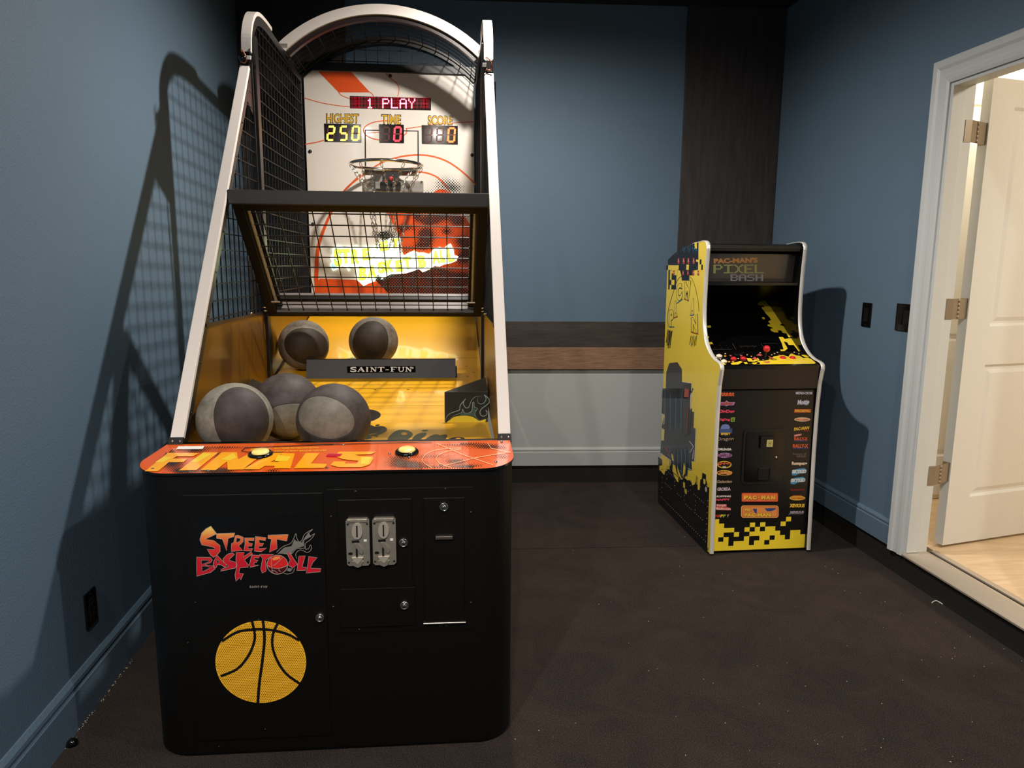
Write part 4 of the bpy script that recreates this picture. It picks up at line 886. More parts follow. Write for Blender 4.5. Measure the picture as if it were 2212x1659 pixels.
# lettering
for tx, q in (('HIGHEST', Z1([(780,850),(1018,852),(1015,920),(780,915)])), ('TIME', Z1([(1192,856),(1332,860),(1332,928),(1192,924)])), ('SCORE', Z1([(1538,864),(1718,868),(1716,932),(1538,930)]))):
    b = MB(); ptext(b, PB, tx, q, 0, 2, .045, 1.3); ptext(b, PB, tx, q, 1, 3, .02, -.2); b.build('score_lettering', [M_INK, M_GOLD], board)
def disp(name, quad, depth=.004):
    A, C = PB.at(*quad[0]), PB.at(*quad[1]); b = MB(); b.box(A.x, C.x, YBD-depth, YBD+.001, C.z, A.z); return b.build(name, M_SMOKE, board, .0006)
PB4 = Plane((0, YBD-.0042, 0), (0, -1, 0), FM)
def emi(name, c, s_, base=None): return mat(name, base or c, .4, emit=c, es=s_)
E_Y = emi('lit_amber_segment', (255, 190, 60), 5.0); E_R = emi('lit_red_segment', (255, 40, 50), 4.0); E_O = emi('lit_orange_segment', (255, 92, 40), 4.0); E_OFF = mat('unlit_segment', (86, 48, 42), .4)
SEG = {'0': 'abcdef', '2': 'abged', '5': 'afgcd', '8': 'abcdefg'}
def digit(b, ch, x, y, w, h, sk, lit, off):
    t = 4.0
    S = {'a': [(0,0),(1,0)], 'b': [(1,0),(1,.5)], 'c': [(1,.5),(1,1)], 'd': [(0,1),(1,1)], 'e': [(0,.5),(0,1)], 'f': [(0,0),(0,.5)], 'g': [(0,.5),(1,.5)]}
    for k, ((ax, ay), (bx, by)) in S.items():
        on = k in SEG[ch] if ch != ' ' else False; e_ = .09
        dx, dy = bx-ax, by-ay; ax, ay, bx, by = ax+dx*e_, ay+dy*e_*.8, bx-dx*e_, by-dy*e_*.8
        P = [(x+ax*w+sk*(1-ay), y+ay*h), (x+bx*w+sk*(1-by), y+by*h)]
        pstroke(b, PB4, P, t*(1 if on else .8), lit if on else off, 1)
for nm, q, digs in (('highest_score_display', [(700.5, 267), (781, 307.5)], [('2', 707, 0), ('5', 734.5, 0), ('0', 760.5, 0)]), ('time_display', [(819, 268.5), (873, 309)], [(' ', 826, 3), ('0', 851, 1)]), ('score_display', [(911, 270.5), (989, 312)], [(' ', 918, 3), (' ', 943, 3), ('0', 967.5, 2)])):
    o = disp(nm, q); b = MB()
    for ch, x, lt in digs: digit(b, ch, x, q[0][1]+6.5, 13.5, 29, 2.0, lt, 3)
    b.build('digit_segments', [E_Y, E_R, E_O, E_OFF], o)
o = disp('message_display', [(756, 207.5), (931, 238)]); b = MB(); px_, py_ = 3.12, 3.15
cols = 55; lit = set(); tx = [('1', 12), ('P', 22), ('L', 28), ('A', 34), ('Y', 40)]
tx = [('1', 11), ('P', 22), ('L', 28), ('A', 34), ('Y', 40)]
for ch, c0 in tx:
    for r_, row in enumerate(PIX[ch]):
        for c_, v in enumerate(row):
            if v == '1': lit.add((c0+c_, r_+1 if r_ < 7 else 7))
for r_ in range(8):
    for c_ in range(cols):
        on = (c_, r_) in lit; rad = 1.5 if on else .85; x, y = 758.5+c_*px_, 210.6+r_*3.12+c_*.012
        b.add([PB4.at(x+rad*math.cos(k*PI/3), y-rad*math.sin(k*PI/3), EPS) for k in range(6)], [tuple(range(6))], 0 if on else 1)
b.build('message_dots', [emi('lit_pink_dot', (255, 90, 120), 14), emi('dim_red_dot', (190, 6, 40), .9)], o)
for px, py in ((843, 164), (670, 327), (1020, 335), (676, 484), (682, 637)):
    c = PB.at(px, py); b = MB(); b.lathe([(.010, 0), (.009, .005), (.004, .008), (0, .0085)], c, (0, -1, 0), 14); b.build('bolt', M_BLKS, board)
# glowing graffiti sign
M_GLW = emi('sign_white_glow', (236, 255, 225), 3.4); M_GLY = emi('sign_yellow_letter', (232, 248, 70), 1.9); M_GLG = emi('sign_green_line', (130, 190, 30), .7); M_GLC = emi('sign_cyan_halo', (170, 220, 225), 1.0)
blob = [(150,840),(180,790),(150,740),(185,690),(180,620),(225,580),(290,575),(340,600),(390,580),(450,595),(505,565),(560,610),(640,570),(700,600),(760,580),(840,520),(920,510),(960,470),(1040,440),(1100,460),(1110,520),(1080,590),(1100,690),(1170,700),(1240,660),(1300,640),(1350,670),(1420,665),(1500,690),(1560,620),(1640,590),(1700,610),(1740,570),(1790,545),(1830,620),(1840,700),(1895,720),(1870,780),(1800,810),(1700,830),(1640,860),(1570,850),(1500,900),(1410,935),(1360,890),(1280,920),(1180,950),(1060,960),(980,960),(900,1000),(850,1035),(810,960),(780,990),(760,1060),(680,1085),(605,1122),(560,1080),(515,1040),(510,950),(500,880),(420,850),(400,920),(370,870),(310,850),(250,880),(190,915)]
A_ = [PB.at(*p) for p in Z8(blob)]
b = MB(); b.extr([(p.x, YBD-.001, p.z) for p in A_], (0, -.006, 0)); sign = b.build('graffiti_sign', M_GLW, board, label='glowing yellow graffiti sign lettering')
PG = Plane((0, YBD-.0072, 0), (0, -1, 0), FM); b = MB()
def g(txt, cx, cy, w, h, rot=0, mi=0, gr=0):
    c_, s_ = math.cos(rot), math.sin(rot); q = [(-w/2, -h/2), (w/2, -h/2), (w/2, h/2), (-w/2, h/2)]; Q = Z8([(cx+x*c_-y*s_, cy+x*s_+y*c_) for x, y in q])
    ptext(b, PG, txt, Q, 1, 1, .07); 
    q = [(x*.86, y*.90) for x, y in q]; Q = Z8([(cx+x*c_-y*s_, cy+x*s_+y*c_) for x, y in q]); ptext(b, PG, txt, Q, 0, 2.4, .03)
for tx_, cx, cy, w, h, rt in (('S', 250, 735, 110, 250, -.1), ('T', 355, 715, 120, 200, -.05), ('R', 490, 720, 110, 200, 0), ('E', 640, 690, 110, 160, -.08), ('E', 880, 580, 120, 130, -.15), ('T', 1040, 540, 120, 130, -.1),
                              ('B', 590, 955, 110, 190, .05), ('A', 720, 930, 130, 180, 0), ('S', 850, 870, 110, 160, -.1), ('K', 960, 850, 110, 170, -.1), ('E', 1090, 850, 100, 160, -.1), ('T', 1200, 810, 110, 170, -.15),
                              ('B', 1400, 790, 110, 170, -.1), ('A', 1590, 730, 110, 180, -.1), ('L', 1680, 715, 70, 180, -.1), ('L', 1790, 700, 90, 190, -.15)): g(tx_, cx, cy, w, h, rt)
for P_ in ([(620,760),(700,720),(780,740)], [(850,760),(930,740),(1000,760)], [(1040,690),(1080,660)], [(1240,720),(1300,690),(1340,720)], [(1460,720),(1500,740),(1490,820)], [(980,770),(1040,800),(1080,770)]): pstroke(b, PG, Z8(smooth_line(P_, 4)), 1.2, 1, 1)
for P_ in ([(150,840),(185,790),(205,850),(260,865),(190,912)], [(395,850),(420,850),(400,915)], [(800,980),(850,1000),(850,1030)]): ppoly(b, PG, Z8(P_), 2, .5)
b.build('sign_letters', [M_GLY, M_GLG, M_GLC], sign)

# --- hoop
RC = Vector((-.006, 2.055, 1.905)); RR = .187; ZR = 1.905
b = MB(); b.tube([(RC.x+RR*math.cos(t*PI/24), RC.y+RR*math.sin(t*PI/24), ZR) for t in range(48)], .0085, 10, closed=True); hoop = b.build('hoop_rim', M_CHR, bm_, label='chrome hoop rim')
c0 = PB.at(783, 388); c1 = PB.at(915, 416)
b = MB(); b.box(c0.x, c1.x, YBD-.010, YBD, c1.z, c0.z); b.build('mounting_plate', mat('frosted_bracket', (160, 156, 150), .3, metal=.4, noise=.1), hoop, .006)
b = MB(); b.box(-.055, .055, 2.225, 2.276, c1.z+.004, c1.z+.05); b.extr([(-.045, 2.276, c1.z+.05), (-.045, 2.232, c1.z+.05), (-.045, 2.235, ZR-.010), (-.045, 2.276, ZR-.010)], (.09, 0, 0)); b.build('sensor_box', M_BLKS, hoop, .002)
b = MB(); b.box(RC.x-.03, RC.x+.03, RC.y-RR-.012, RC.y-RR+.012, ZR-.006, ZR+.004) if False else None
b.box(-.085, -.035, 2.18, 2.272, ZR-.014, ZR-.006); b.build('rim_arm', M_STEEL, hoop)
b = MB(); b.box(-.085, -.020, 2.235, 2.240, 1.80, 1.893); b.build('sensor_plate', mat('grey_sensor_plate', (140, 136, 130), .4, metal=.3, noise=.1), hoop, .002)
for x_, z_ in ((.005, 1.855), (-.028, 1.832)):
    b = MB(); b.lathe([(.012, 0), (.012, .006), (.008, .009), (0, .010)], (x_, 2.236 if x_ < 0 else 2.226, z_), (0, -1, 0), 16); b.build('sensor_eye', mat('red_eye', (200, 60, 60), .2, coat=.5), hoop)
b = MB(); b.box(PB.at(788, 370).x, PB.at(900, 370).x, YBD-.020, YBD-.012, PB.at(788, 372).z, PB.at(788, 365).z); b.build('pad_strip', M_INK, hoop, .003)
for px in (787, 911):
    c = PB.at(px, 394); b = MB(); b.lathe([(.007, 0), (.006, .004), (0, .006)], (c.x, YBD-.010, c.z), (0, -1, 0), 12); b.build('bolt', M_CHR, hoop)
def link(b, c, d, roll, L=.0285, Wd=.0105, r=.0016):
    d = Vector(d).normalized(); a = d.cross(Vector((0, 1, .1))).normalized(); n = d.cross(a); a, n = a*math.cos(roll)+n*math.sin(roll), n*math.cos(roll)-a*math.sin(roll)
    pts = []
    for k in range(14):
        t = 2*PI*k/14; s_ = math.copysign(1, math.cos(t)) if abs(math.cos(t)) > 1e-6 else 0
        pts.append(Vector(c)+d*(s_*(L/2-Wd/2)+Wd/2*math.cos(t))+a*(Wd/2*math.sin(t)))
    b.tube(pts, r, 5, closed=True)
def chain(path):
    b = MB(); segs = [Vector(p) for p in path]; step = .0225; d0 = 0; i = 0; pos = segs[0].copy(); k = 0
    tot = sum((segs[j+1]-segs[j]).length for j in range(len(segs)-1)); n = int(tot/step)
    def at(s_):
        for j in range(len(segs)-1):
            l = (segs[j+1]-segs[j]).length
            if s_ <= l or j == len(segs)-2: return segs[j].lerp(segs[j+1], min(1, s_/l)), (segs[j+1]-segs[j]).normalized()
            s_ -= l
    for k in range(n):
        c, d = at((k+.5)*step); link(b, c, d, (PI/2 if k % 2 else .15))
    return b.build('net_chain', M_CHR, hoop)
ZK = [1.80, 1.62, 1.51, 1.44]
for j in range(10):
    t0 = 2*PI*j/10+.25; pr = lambda r_, a_, z: (RC.x+r_*math.cos(a_), RC.y+r_*math.sin(a_), z)
    sgn = 1 if j % 2 else -1
    chain([pr(RR, t0, ZR-.012), pr(.125, t0+sgn*.16, 1.79), pr(.095, t0+sgn*.30, 1.64), pr(.078, t0+sgn*.42, 1.53)]+([pr(.060, t0+sgn*.2, 1.455)] if j % 2 else []))
for j in range(5):
    t0 = 2*PI*(2*j+1)/10+.25; chain([pr(.078, t0+.42, 1.53), pr(.06, t0+.9, 1.47)])

# ================================================================== BASKETBALLS
def ballmat(name, cap, rest, seam=(18, 17, 16), thr=.50, kz=.42):
    m = mat(name, rest, .62, spec=.35); nt, b = nodes_of(m); N = nt.nodes; L = nt.links
    tc = N.new('ShaderNodeTexCoord'); sx = N.new('ShaderNodeSeparateXYZ'); L.new(tc.outputs['Object'], sx.inputs[0])
    def mth(op, a, c=None, d=None):
        n = N.new('ShaderNodeMath'); n.operation = op
        for i, v in enumerate((a, c, d)):
            if v is None: continue
            if isinstance(v, (int, float)): n.inputs[i].default_value = v
            else: L.new(v, n.inputs[i])
        return n.outputs[0]
    R = .115; ax = mth('DIVIDE', mth('ABSOLUTE', sx.outputs['X']), R); zz = mth('DIVIDE', sx.outputs['Z'], R)
    f = mth('SUBTRACT', ax, mth('ADD', mth('MULTIPLY', mth('MULTIPLY', zz, zz), kz), thr))
    cap_ = mth('MULTIPLY_ADD', f, 90, .5); cl = N.new('ShaderNodeClamp'); L.new(cap_, cl.inputs[0])
    n1 = N.new('ShaderNodeTexNoise'); n1.inputs['Scale'].default_value = 22; n1.inputs['Detail'].default_value = 8; n1.inputs['Roughness'].default_value = .7; L.new(tc.outputs['Object'], n1.inputs['Vector'])
    w1 = ramp(nt, [(.35, rest), (.62, tuple(min(255, int(v*1.3+10)) for v in rest))]); L.new(n1.outputs['Fac'], w1.inputs['Fac'])
    w2 = ramp(nt, [(.4, cap), (.75, tuple(min(255, int(v*1.25+8)) for v in cap))]); L.new(n1.outputs['Fac'], w2.inputs['Fac'])
    mx = N.new('ShaderNodeMix'); mx.data_type = 'RGBA'; L.new(cl.outputs[0], mx.inputs['Factor']); L.new(w1.outputs['Color'], mx.inputs['A']); L.new(w2.outputs['Color'], mx.inputs['B'])
    sm = N.new('ShaderNodeClamp'); L.new(mth('SUBTRACT', 1, mth('MULTIPLY', mth('ABSOLUTE', f), 70)), sm.inputs[0])
    mx2 = N.new('ShaderNodeMix'); mx2.data_type = 'RGBA'; L.new(mth('MULTIPLY', sm.outputs[0], .6), mx2.inputs['Factor']); L.new(mx.outputs['Result'], mx2.inputs['A']); mx2.inputs['B'].default_value = (*s2l(seam), 1)
    L.new(mx2.outputs['Result'], b.inputs['Base Color'])
    v = N.new('ShaderNodeTexVoronoi'); v.inputs['Scale'].default_value = 380; L.new(tc.outputs['Object'], v.inputs['Vector'])
    bp = N.new('ShaderNodeBump'); bp.inputs['Strength'].default_value = .25; bp.inputs['Distance'].default_value = .0006; L.new(v.outputs['Distance'], bp.inputs['Height'])
    bp2 = N.new('ShaderNodeBump'); bp2.inputs['Strength'].default_value = .8; bp2.inputs['Distance'].default_value = .0015; bp2.invert = True; L.new(sm.outputs[0], bp2.inputs['Height']); L.new(bp.outputs['Normal'], bp2.inputs['Normal'])
    L.new(bp2.outputs['Normal'], b.inputs['Normal']); return m
DKG, LTG = (52, 46, 44), (102, 98, 88)
MBA = ballmat('basketball_dark_cap', DKG, LTG); MBB = ballmat('basketball_pale_cap', LTG, DKG)
MBC = ballmat('basketball_black_cap', (44, 36, 26), (92, 84, 74))
BR_ = .115
def sphere_mesh():
    b = MB(); b.lathe([(BR_*math.sin(PI*k/48), -BR_*math.cos(PI*k/48)) for k in range(49)], (0, 0, 0), (0, 0, 1), 96); me = bpy.data.meshes.new('basketball')
    me.from_pydata(b.v, [], b.f); me.polygons.foreach_set('use_smooth', [True]*len(b.f)); return me
def deckdist(y, z):
    best = 9
    for (a, p), (c, q) in zip(DK, DK[1:]):
        t = max(0, min(1, ((y-a)*(c-a)+(z-p)*(q-p))/((c-a)**2+(q-p)**2))); best = min(best, math.hypot(y-a-t*(c-a), z-p-t*(q-p)))
    return best if z > dz(max(DK[0][0], y)) else -1
def ball(px, py, m, capdir, label, R=BR_, up=(0, 0, 1), back=None):
    d = (FW+RT*((px-IW/2)/F_PX)-UP*((py-IH/2)/F_PX)).normalized(); Fi = FM.inverted()
    t = 1.5
    while t < 5:
        p = Fi @ (CAM+d*t); 
        if p.y > .2 and deckdist(p.y, p.z) <= R+.0005: break
        t += .002
    if back is not None:      # pushed further back on the court, keeping its bearing
        d = d*((back-(Fi @ CAM).y)/((Fi.to_3x3() @ d).y)); p = Fi @ (CAM+d); p.z = dz(back)
        while deckdist(p.y, p.z) < R: p.z += .001
    p.x = max(p.x, -.471+R+.002)        # clear of the side panel
    me = sphere_mesh(); me.materials.append(m); o = bpy.data.objects.new('basketball', me); COL.objects.link(o)
    o.location = FM @ p; x = Vector(capdir).normalized(); z = Vector(up); z = (z-x*z.dot(x)).normalized(); y = z.cross(x)
    o.matrix_world = Matrix.Translation(o.location) @ Matrix((x, y, z)).transposed().to_4x4()
    return tag(o, label, 'basketball', 'basketballs on the court of the machine')
MBD = ballmat('basketball_small_pale_cap', LTG, DKG, thr=.68); MBD2 = ballmat('basketball_medium_pale_cap', LTG, DKG, thr=.62, kz=.75)
BALLS = [ball(491, 906, MBA, (.48, -.86, .18), 'dark grey basketball lying leftmost in the front row, pale crescent on its left side', up=(1, .2, .12)),
         ball(621, 893, MBD, (.30, -.86, -.34), 'dark grey basketball squeezed behind and between two others at the front', up=(.1, 0, 1), back=.575),
         ball(721, 907, MBD2, (-.17, -.93, .28), 'basketball at the right end of the front row with large pale oval patch', up=(.28, 0, 1)),
         ball(648, 745, MBC, (.34, -.90, .02), 'basketball at the back of the court against the left side panel', up=(.35, 0, 1)),
         ball(807, 737, MBC, (-.10, -.95, .02), 'basketball resting behind the middle of the black ball stop', up=(1, 0, -.25))]
# ================================================================== YELLOW UPRIGHT ARCADE CABINET (local frame: x across, y back, z up)
OP = Vector((1.350, 3.203, 0)); CW = .517
pc = thing('upright_arcade_cabinet', 'yellow and black upright arcade cabinet with pixel artwork and chrome edges near the doorway', 'arcade machine', OP, 0)
FP = Matrix.Translation(OP)
PRF = [(0, .012), (.010, .25), (.020, .50), (.022, .72), (.016, .84), (.001, .905)] + smooth_line([(-.002, .918), (.004, .936), (.030, .946), (.075, .953), (.130, .972), (.180, 1.005), (.215, 1.045), (.238, 1.10), (.250, 1.17), (.253, 1.25)], 4) + \
      [(.252, 1.35), (.246, 1.44)] + smooth_line([(.242, 1.478), (.248, 1.498), (.268, 1.511), (.305, 1.514)], 4) + smooth_line([(.42, 1.507), (.523, 1.488), (.63, 1.466), (.73, 1.443), (.80, 1.420), (.817, 1.400)], 4) + [(.812, 1.06), (.790, .25), (.785, .012)]
ST = .019
M_SIDE = mat('cabinet_side_yellow', (243, 214, 72), .34, noise=.04, nscale=7, coat=.35)
for s in (0, 1):
    x0 = 0 if s == 0 else CW-ST
    b = MB(); b.extr([(x0, y, z) for y, z in PRF], (ST, 0, 0), 0)
    b2 = b.build('side_panel', [M_SIDE if s == 0 else M_BLKG], pc)
    if s == 0: sideL = b2
    # chrome edge molding round the front and top
    path = [p for p in PRF[:-3]]; b = MB(); n = len(path); A = []; B = []
    for i, (y, z) in enumerate(path):
        a = path[max(i-1, 0)]; c = path[min(i+1, n-1)]; d = Vector((c[0]-a[0], c[1]-a[1])).normalized(); A.append((y, z)); B.append((y-d.y*.0035, z+d.x*.0035))
    xa, xb = x0-.001, x0+ST+.001; q = .3
    for i in range(n-1):
        v = [(xa, *A[i]), (xa+.003, *B[i]), (xb-.003, *B[i]), (xb, *A[i]), (xa, *A[i+1]), (xa+.003, *B[i+1]), (xb-.003, *B[i+1]), (xb, *A[i+1])]
        b.add(v, [(0, 1, 5, 4), (1, 2, 6, 5), (2, 3, 7, 6)], 0, True)
    b.build('edge_molding', M_TMOLD, pc, label='chrome edge molding')
XA, XB = ST, CW-ST
# body shell between the sides
M_PBLK = mat('black_laminate', (20, 19, 18), .3, spec=.5, noise=.06, nscale=15)
b = MB(); b.extr([(XA, y, z) for y, z in ((.020, .012), (.032, .50), (.034, .80), (.06, .80), (.06, .82), (.78, .82), (.77, .012))], (XB-XA, 0, 0)); body_ = b.build('cabinet_body', M_PBLK, pc)
b = MB(); b.extr([(XA, y, z) for y, z in ((.62, 1.30), (.80, 1.395), (.80, .82), (.74, .82))], (XB-XA, 0, 0)); b.build('back_panel', M_PBLK, pc)
b = MB(); b.extr([(XA, y, z) for y, z in ((.262, 1.494), (.300, 1.504), (.42, 1.497), (.523, 1.478), (.73, 1.433), (.80, 1.40), (.80, 1.39), (.50, 1.46), (.262, 1.468))], (XB-XA, 0, 0)); b.build('top_cover', M_BLKS, pc, .002)
# coin door panel face: plane from (y .0205, z .02) up to (y .032, z .79)
PFn = Vector((0, -1, .0155)).normalized(); PPF = Plane((0, .0318, .50), PFn, FP)
def pface(x, z, e=0):    # point on the front face
    y = .0318+(z-.50)*.0155 if z < .8 else .036
    return Vector((x, y-e, z))
b = MB(); b.extr([(XA+.001, .0318+(z-.50)*.0155-o_, z) for z, o_ in ((.014, .004), (.812, .004), (.812, 0), (.014, 0))], (XB-XA-.002, 0, 0)); front = b.build('front_panel', M_PBLK, pc, .001)
PPA = Plane((0, .0318-.0040, .50), PFn, FP)
b = MB(); b.extr([(XA, .006, .925), (XA, .020, .818), (XA, .06, .818), (XA, .06, .925)], (XB-XA, 0, 0)); b.build('control_box', mat('brown_black_laminate', (34, 29, 26), .35, noise=.05), pc, .002)
# control deck
cdk = [(.004, .934), (.060, .950), (.205, .978)]
b = MB(); b.extr([(XA, .004, .934), (XA, .205, .976), (XA, .205, .960), (XA, .006, .918)], (XB-XA, 0, 0)); cdo = b.build('control_deck', M_BLKG, pc)
nC = Vector((0, -.042, .201)).normalized(); PCD = Plane((0, .004, .934), nC, FP)
Zp = lambda p: zc(1520, 730, .12206, p)
b = MB()
for P in ([(780,455),(1000,462),(990,430),(920,430),(990,405),(1100,400),(1130,370),(1230,340),(1240,325),(1350,310),(1400,300),(1500,330),(1530,285),(1560,275),(1640,310),(1700,315),(1760,355),(1850,350),(1900,370),(1985,440),(1960,455),(1000,468)],
          [(250,425),(330,425),(400,470),(360,472)], [(480,445),(560,430),(650,410),(690,425),(610,470),(500,474)], [(700,430),(760,425),(785,455),(740,462)], [(760,355),(840,360),(870,400),(960,350),(990,395),(900,420),(860,420),(790,415),(770,380)],
          [(1720,300),(1780,295),(1870,330),(1860,345),(1800,345)], [(850,440),(940,430),(935,465),(880,468)]):
    ppoly(b, PCD, Zp(P), 0, 1)
for P in ([(930,310),(980,275),(1040,300),(1010,318)], [(850,370),(905,330),(965,385)], [(1140,315),(1240,365),(1200,385)], [(1040,420),(1180,412),(1160,440),(1100,440)], [(450,300),(500,310),(480,328)], [(640,298),(690,310),(660,330)], [(1320,292),(1370,300),(1330,312)]): ppoly(b, PCD, Zp(P), 1, 2)
for cx, cy in ((385,277), (770,298), (845,325), (1000,262), (1205,298), (1255,275), (1305,255), (1605,252), (1685,280), (225,345), (298,372), (612,365)): ppoly(b, PCD, Zp([(cx+15*math.cos(k*PI/4), cy+9*math.sin(k*PI/4)) for k in range(8)]), 2, 2)
for P in ([(550,280),(570,300),(620,300),(710,255)], [(1450,265),(1530,270),(1640,262),(1790,270)], [(160,310),(230,290)], [(310,350),(420,370)]): pstroke(b, PCD, Zp(P), .9, 3, 1.5)
for cx in (380, 450, 520): ppoly(b, PCD, Zp([(cx+22*math.cos(k*PI/5), (320 if cx == 380 else 420)+13*math.sin(k*PI/5)) for k in range(10)]), 4, 2)
b.build('deck_artwork', [M_YINK, mat('pink_print', (205, 90, 80), .4), mat('peach_print', (220, 190, 150), .4), mat('dim_blue_print', (44, 52, 66), .4), MATS['amber_print']], cdo)
def btn(zx, zy, m, r=.0148):
    c = PCD.at(*Zp([(zx, zy)])[0]); o = MB(); o.lathe([(r, 0), (r, .004), (r*.86, .006), (r*.62, .006)], c, nC, 20); q = o.build('push_button', m, pc)
    o = MB(); o.lathe([(r*.64, .005), (r*.60, .009), (r*.3, .0102), (0, .0104)], c, nC, 20); o.build('plunger', m, q); return q
for zx, zy in ((275, 325), (360, 420)): btn(zx, zy, M_WBTN)
for zx, zy in ((530, 372), (703, 368), (1400, 358), (1573, 358)): btn(zx, zy, M_RED)
jc = PCD.at(*Zp([(1085, 372)])[0]); b = MB(); b.lathe([(.020, 0), (.019, .002), (.006, .003)], jc, nC, 20); jo = b.build('joystick', M_BLKG, pc)
b = MB(); b.tube([jc, jc+nC*.042], .0042, 8); b.build('shaft', M_BLKS, jo)
b = MB(); b.lathe([(.0165*math.sin(PI*k/14), -.0165*math.cos(PI*k/14)) for k in range(15)], jc+nC*.052, (0, 0, 1), 24); b.build('ball_top', M_RED, jo, label='red joystick ball')
# sloping monitor glass with pixel border
m0, m1 = Vector((0, .205, .974)), Vector((0, .615, 1.215)); md = (m1-m0).normalized(); mn = Vector((0, -md.z, md.y))
b = MB(); b.obox(Vector((XA, m0.y, m0.z)), (XB-XA, 0, 0), m1-m0, -mn*.012); mon = b.build('monitor_glass', mat('black_monitor_glass', (6, 6, 7), .12, spec=.35, noise=.02), pc)
PM = Plane(m0, mn, FP)
Zm = lambda p: zc(1400, 500, .21694, p)
for P in ([(1090,715),(1110,700),(1150,690),(1165,690),(1200,735),(1215,740),(1335,915),(1310,930),(1380,950),(1390,975),(1420,1010),(1445,1050),(1400,1055),(1375,1015),(1340,1010),(1325,985),(1290,985),(1300,1005),(1260,1005),(1225,990),(1215,970),(1245,965),(1230,955),(1190,940),(1190,925),(1220,925),(1195,895),(1225,880),(1205,850),(1170,815),(1155,790),(1135,770),(1130,750),(1160,755),(1145,735),(1095,735)],
          [(1130,855),(1155,852),(1165,872),(1145,875)], [(1300,1050),(1340,1050),(1360,1070),(1400,1065),(1460,1065),(1490,1100),(1550,1190),(1500,1195),(1450,1130),(1400,1130),(1385,1105),(1350,1095),(1390,1165),(1360,1190),(1320,1190),(1315,1175),(1350,1175),(1330,1110)]):
    b = MB(); ppoly(b, PM, Zm(P), 0, 1); b.build('pixel_border', M_YINK, mon)
for P in ([(583,940),(620,935),(628,955),(595,958)], [(578,1050),(605,1042),(608,1060),(580,1062)], [(582,1105),(635,1100),(648,1122),(600,1124)], [(560,868),(578,870),(580,882),(565,884)]): b = MB(); ppoly(b, PM, Zm(P), 0, 1); b.build('pixel_border', M_YINK, mon)

b = MB()
for k in range(26):
    x = XA+.012+(k % 13)*.034; l = .035+.022*(k//13); p = m0+md*l+Vector((x, 0, 0)); b.obox(p-md*.0015+mn*.0004, (.003, 0, 0), md*.003, mn*.0004)
for x, l, w, h in ((.03, .02, .10, .002), (.15, .02, .002, .05), (.18, .045, .09, .002), (.30, .02, .002, .05), (.31, .068, .08, .002)): p = m0+md*l+Vector((XA+x, 0, 0)); b.obox(p+mn*.0004, (w, 0, 0), md*h, mn*.0004)
b.build('maze_print', mat('dim_maze_print', (58, 54, 50), .5), mon)
# inside faces, marquee
mq0, mq1 = Vector((0, .335, 1.316)), Vector((0, .318, 1.455))
b = MB(); b.obox(Vector((XA, mq0.y, mq0.z)), (XB-XA, 0, 0), mq1-mq0, (0, .01, 0)); mqo = b.build('marquee', mat('marquee_glass', (66, 60, 56), .25, coat=.8, noise=.05), pc)
b = MB(); b.box(XA, XB, .262, .352, 1.300, 1.315); b.build('marquee_ledge', M_BLKG, pc, .002)
b = MB(); b.extr([(XA, .342, 1.300), (XA, .352, 1.300), (XA, .612, 1.214), (XA, .602, 1.212)], (XB-XA, 0, 0)); b.build('speaker_panel', M_PBLK, pc)
b = MB(); b.box(XA, XB, .258, .275, 1.478, 1.496); b.build('top_trim', M_RAILIN, pc, .002)
mqn = (mq1-mq0).cross(Vector((1, 0, 0))).normalized(); mqn = mqn if mqn.y < 0 else -mqn
PMQ = Plane(mq0, mqn, FP)
b = MB()
ptext(b, PMQ, "PAC-MAN'S", Zm([(652,268),(1090,258),(1092,312),(655,320)]), 0, 1, .05)
def pixword(b, w, x0, y0, cwid, rh, gap, mi, pl=PMQ, split=False):
    for k, ch in enumerate(w):
        for r_, row in enumerate(PIX[ch]):
            for c_, v in enumerate(row):
                if v == '1':
                    x, y = x0+(k*(5+gap)+c_)*cwid, y0+r_*rh-k*.0; ppoly(b, pl, Zm([(x, y), (x+cwid*1.35, y), (x+cwid*1.35, y+rh*.86), (x, y+rh*.86)]), mi, 1)
pixword(b, 'PIXEL', 650, 330, 17.2, 12.6, .95, 1, split=True)
pixword(b, 'BASH', 820, 428, 14.0, 9.4, .95, 2)
b.build('marquee_lettering', [mat('amber_marquee', (214, 150, 84), .4), mat('olive_marquee', (180, 184, 112), .4), mat('lilac_marquee', (176, 170, 186), .4)], mqo)
# coin door
Zc7 = lambda p: zc(1530, 830, .1326, p)
A, C = PPA.at(*Zc7([(575, 735)])[0]), PPA.at(*Zc7([(1225, 1610)])[0])
def rrect(x0, x1, z0, z1, r, n=6):
    P = []
    for cx, cz, a in ((x1-r, z1-r, 0), (x0+r, z1-r, 90), (x0+r, z0+r, 180), (x1-r, z0+r, 270)):
        for k in range(n+1): t = math.radians(a+90*k/n); P.append((cx+r*math.cos(t), cz+r*math.sin(t)))
    return P
x0, x1, z0, z1 = A.x, C.x, C.z, A.z
def fpl(P, e): return [pface(x, z, e) for x, z in P]
b = MB(); b.extr(fpl(rrect(x0, x1, z0, z1, .022), .004), (0, -.006, 0)); cf = b.build('coin_door_frame', M_BLKS, pc, .002)
i_ = .013; b = MB(); b.extr(fpl(rrect(x0+i_, x1-i_, z0+i_, z1-i_, .012), .010), (0, -.0035, 0)); cdr = b.build('coin_door', M_BLKG, cf, .0015)
YD = .0135
def cp_at(zx, zy): return PPA.at(*Zc7([(zx, zy)])[0])
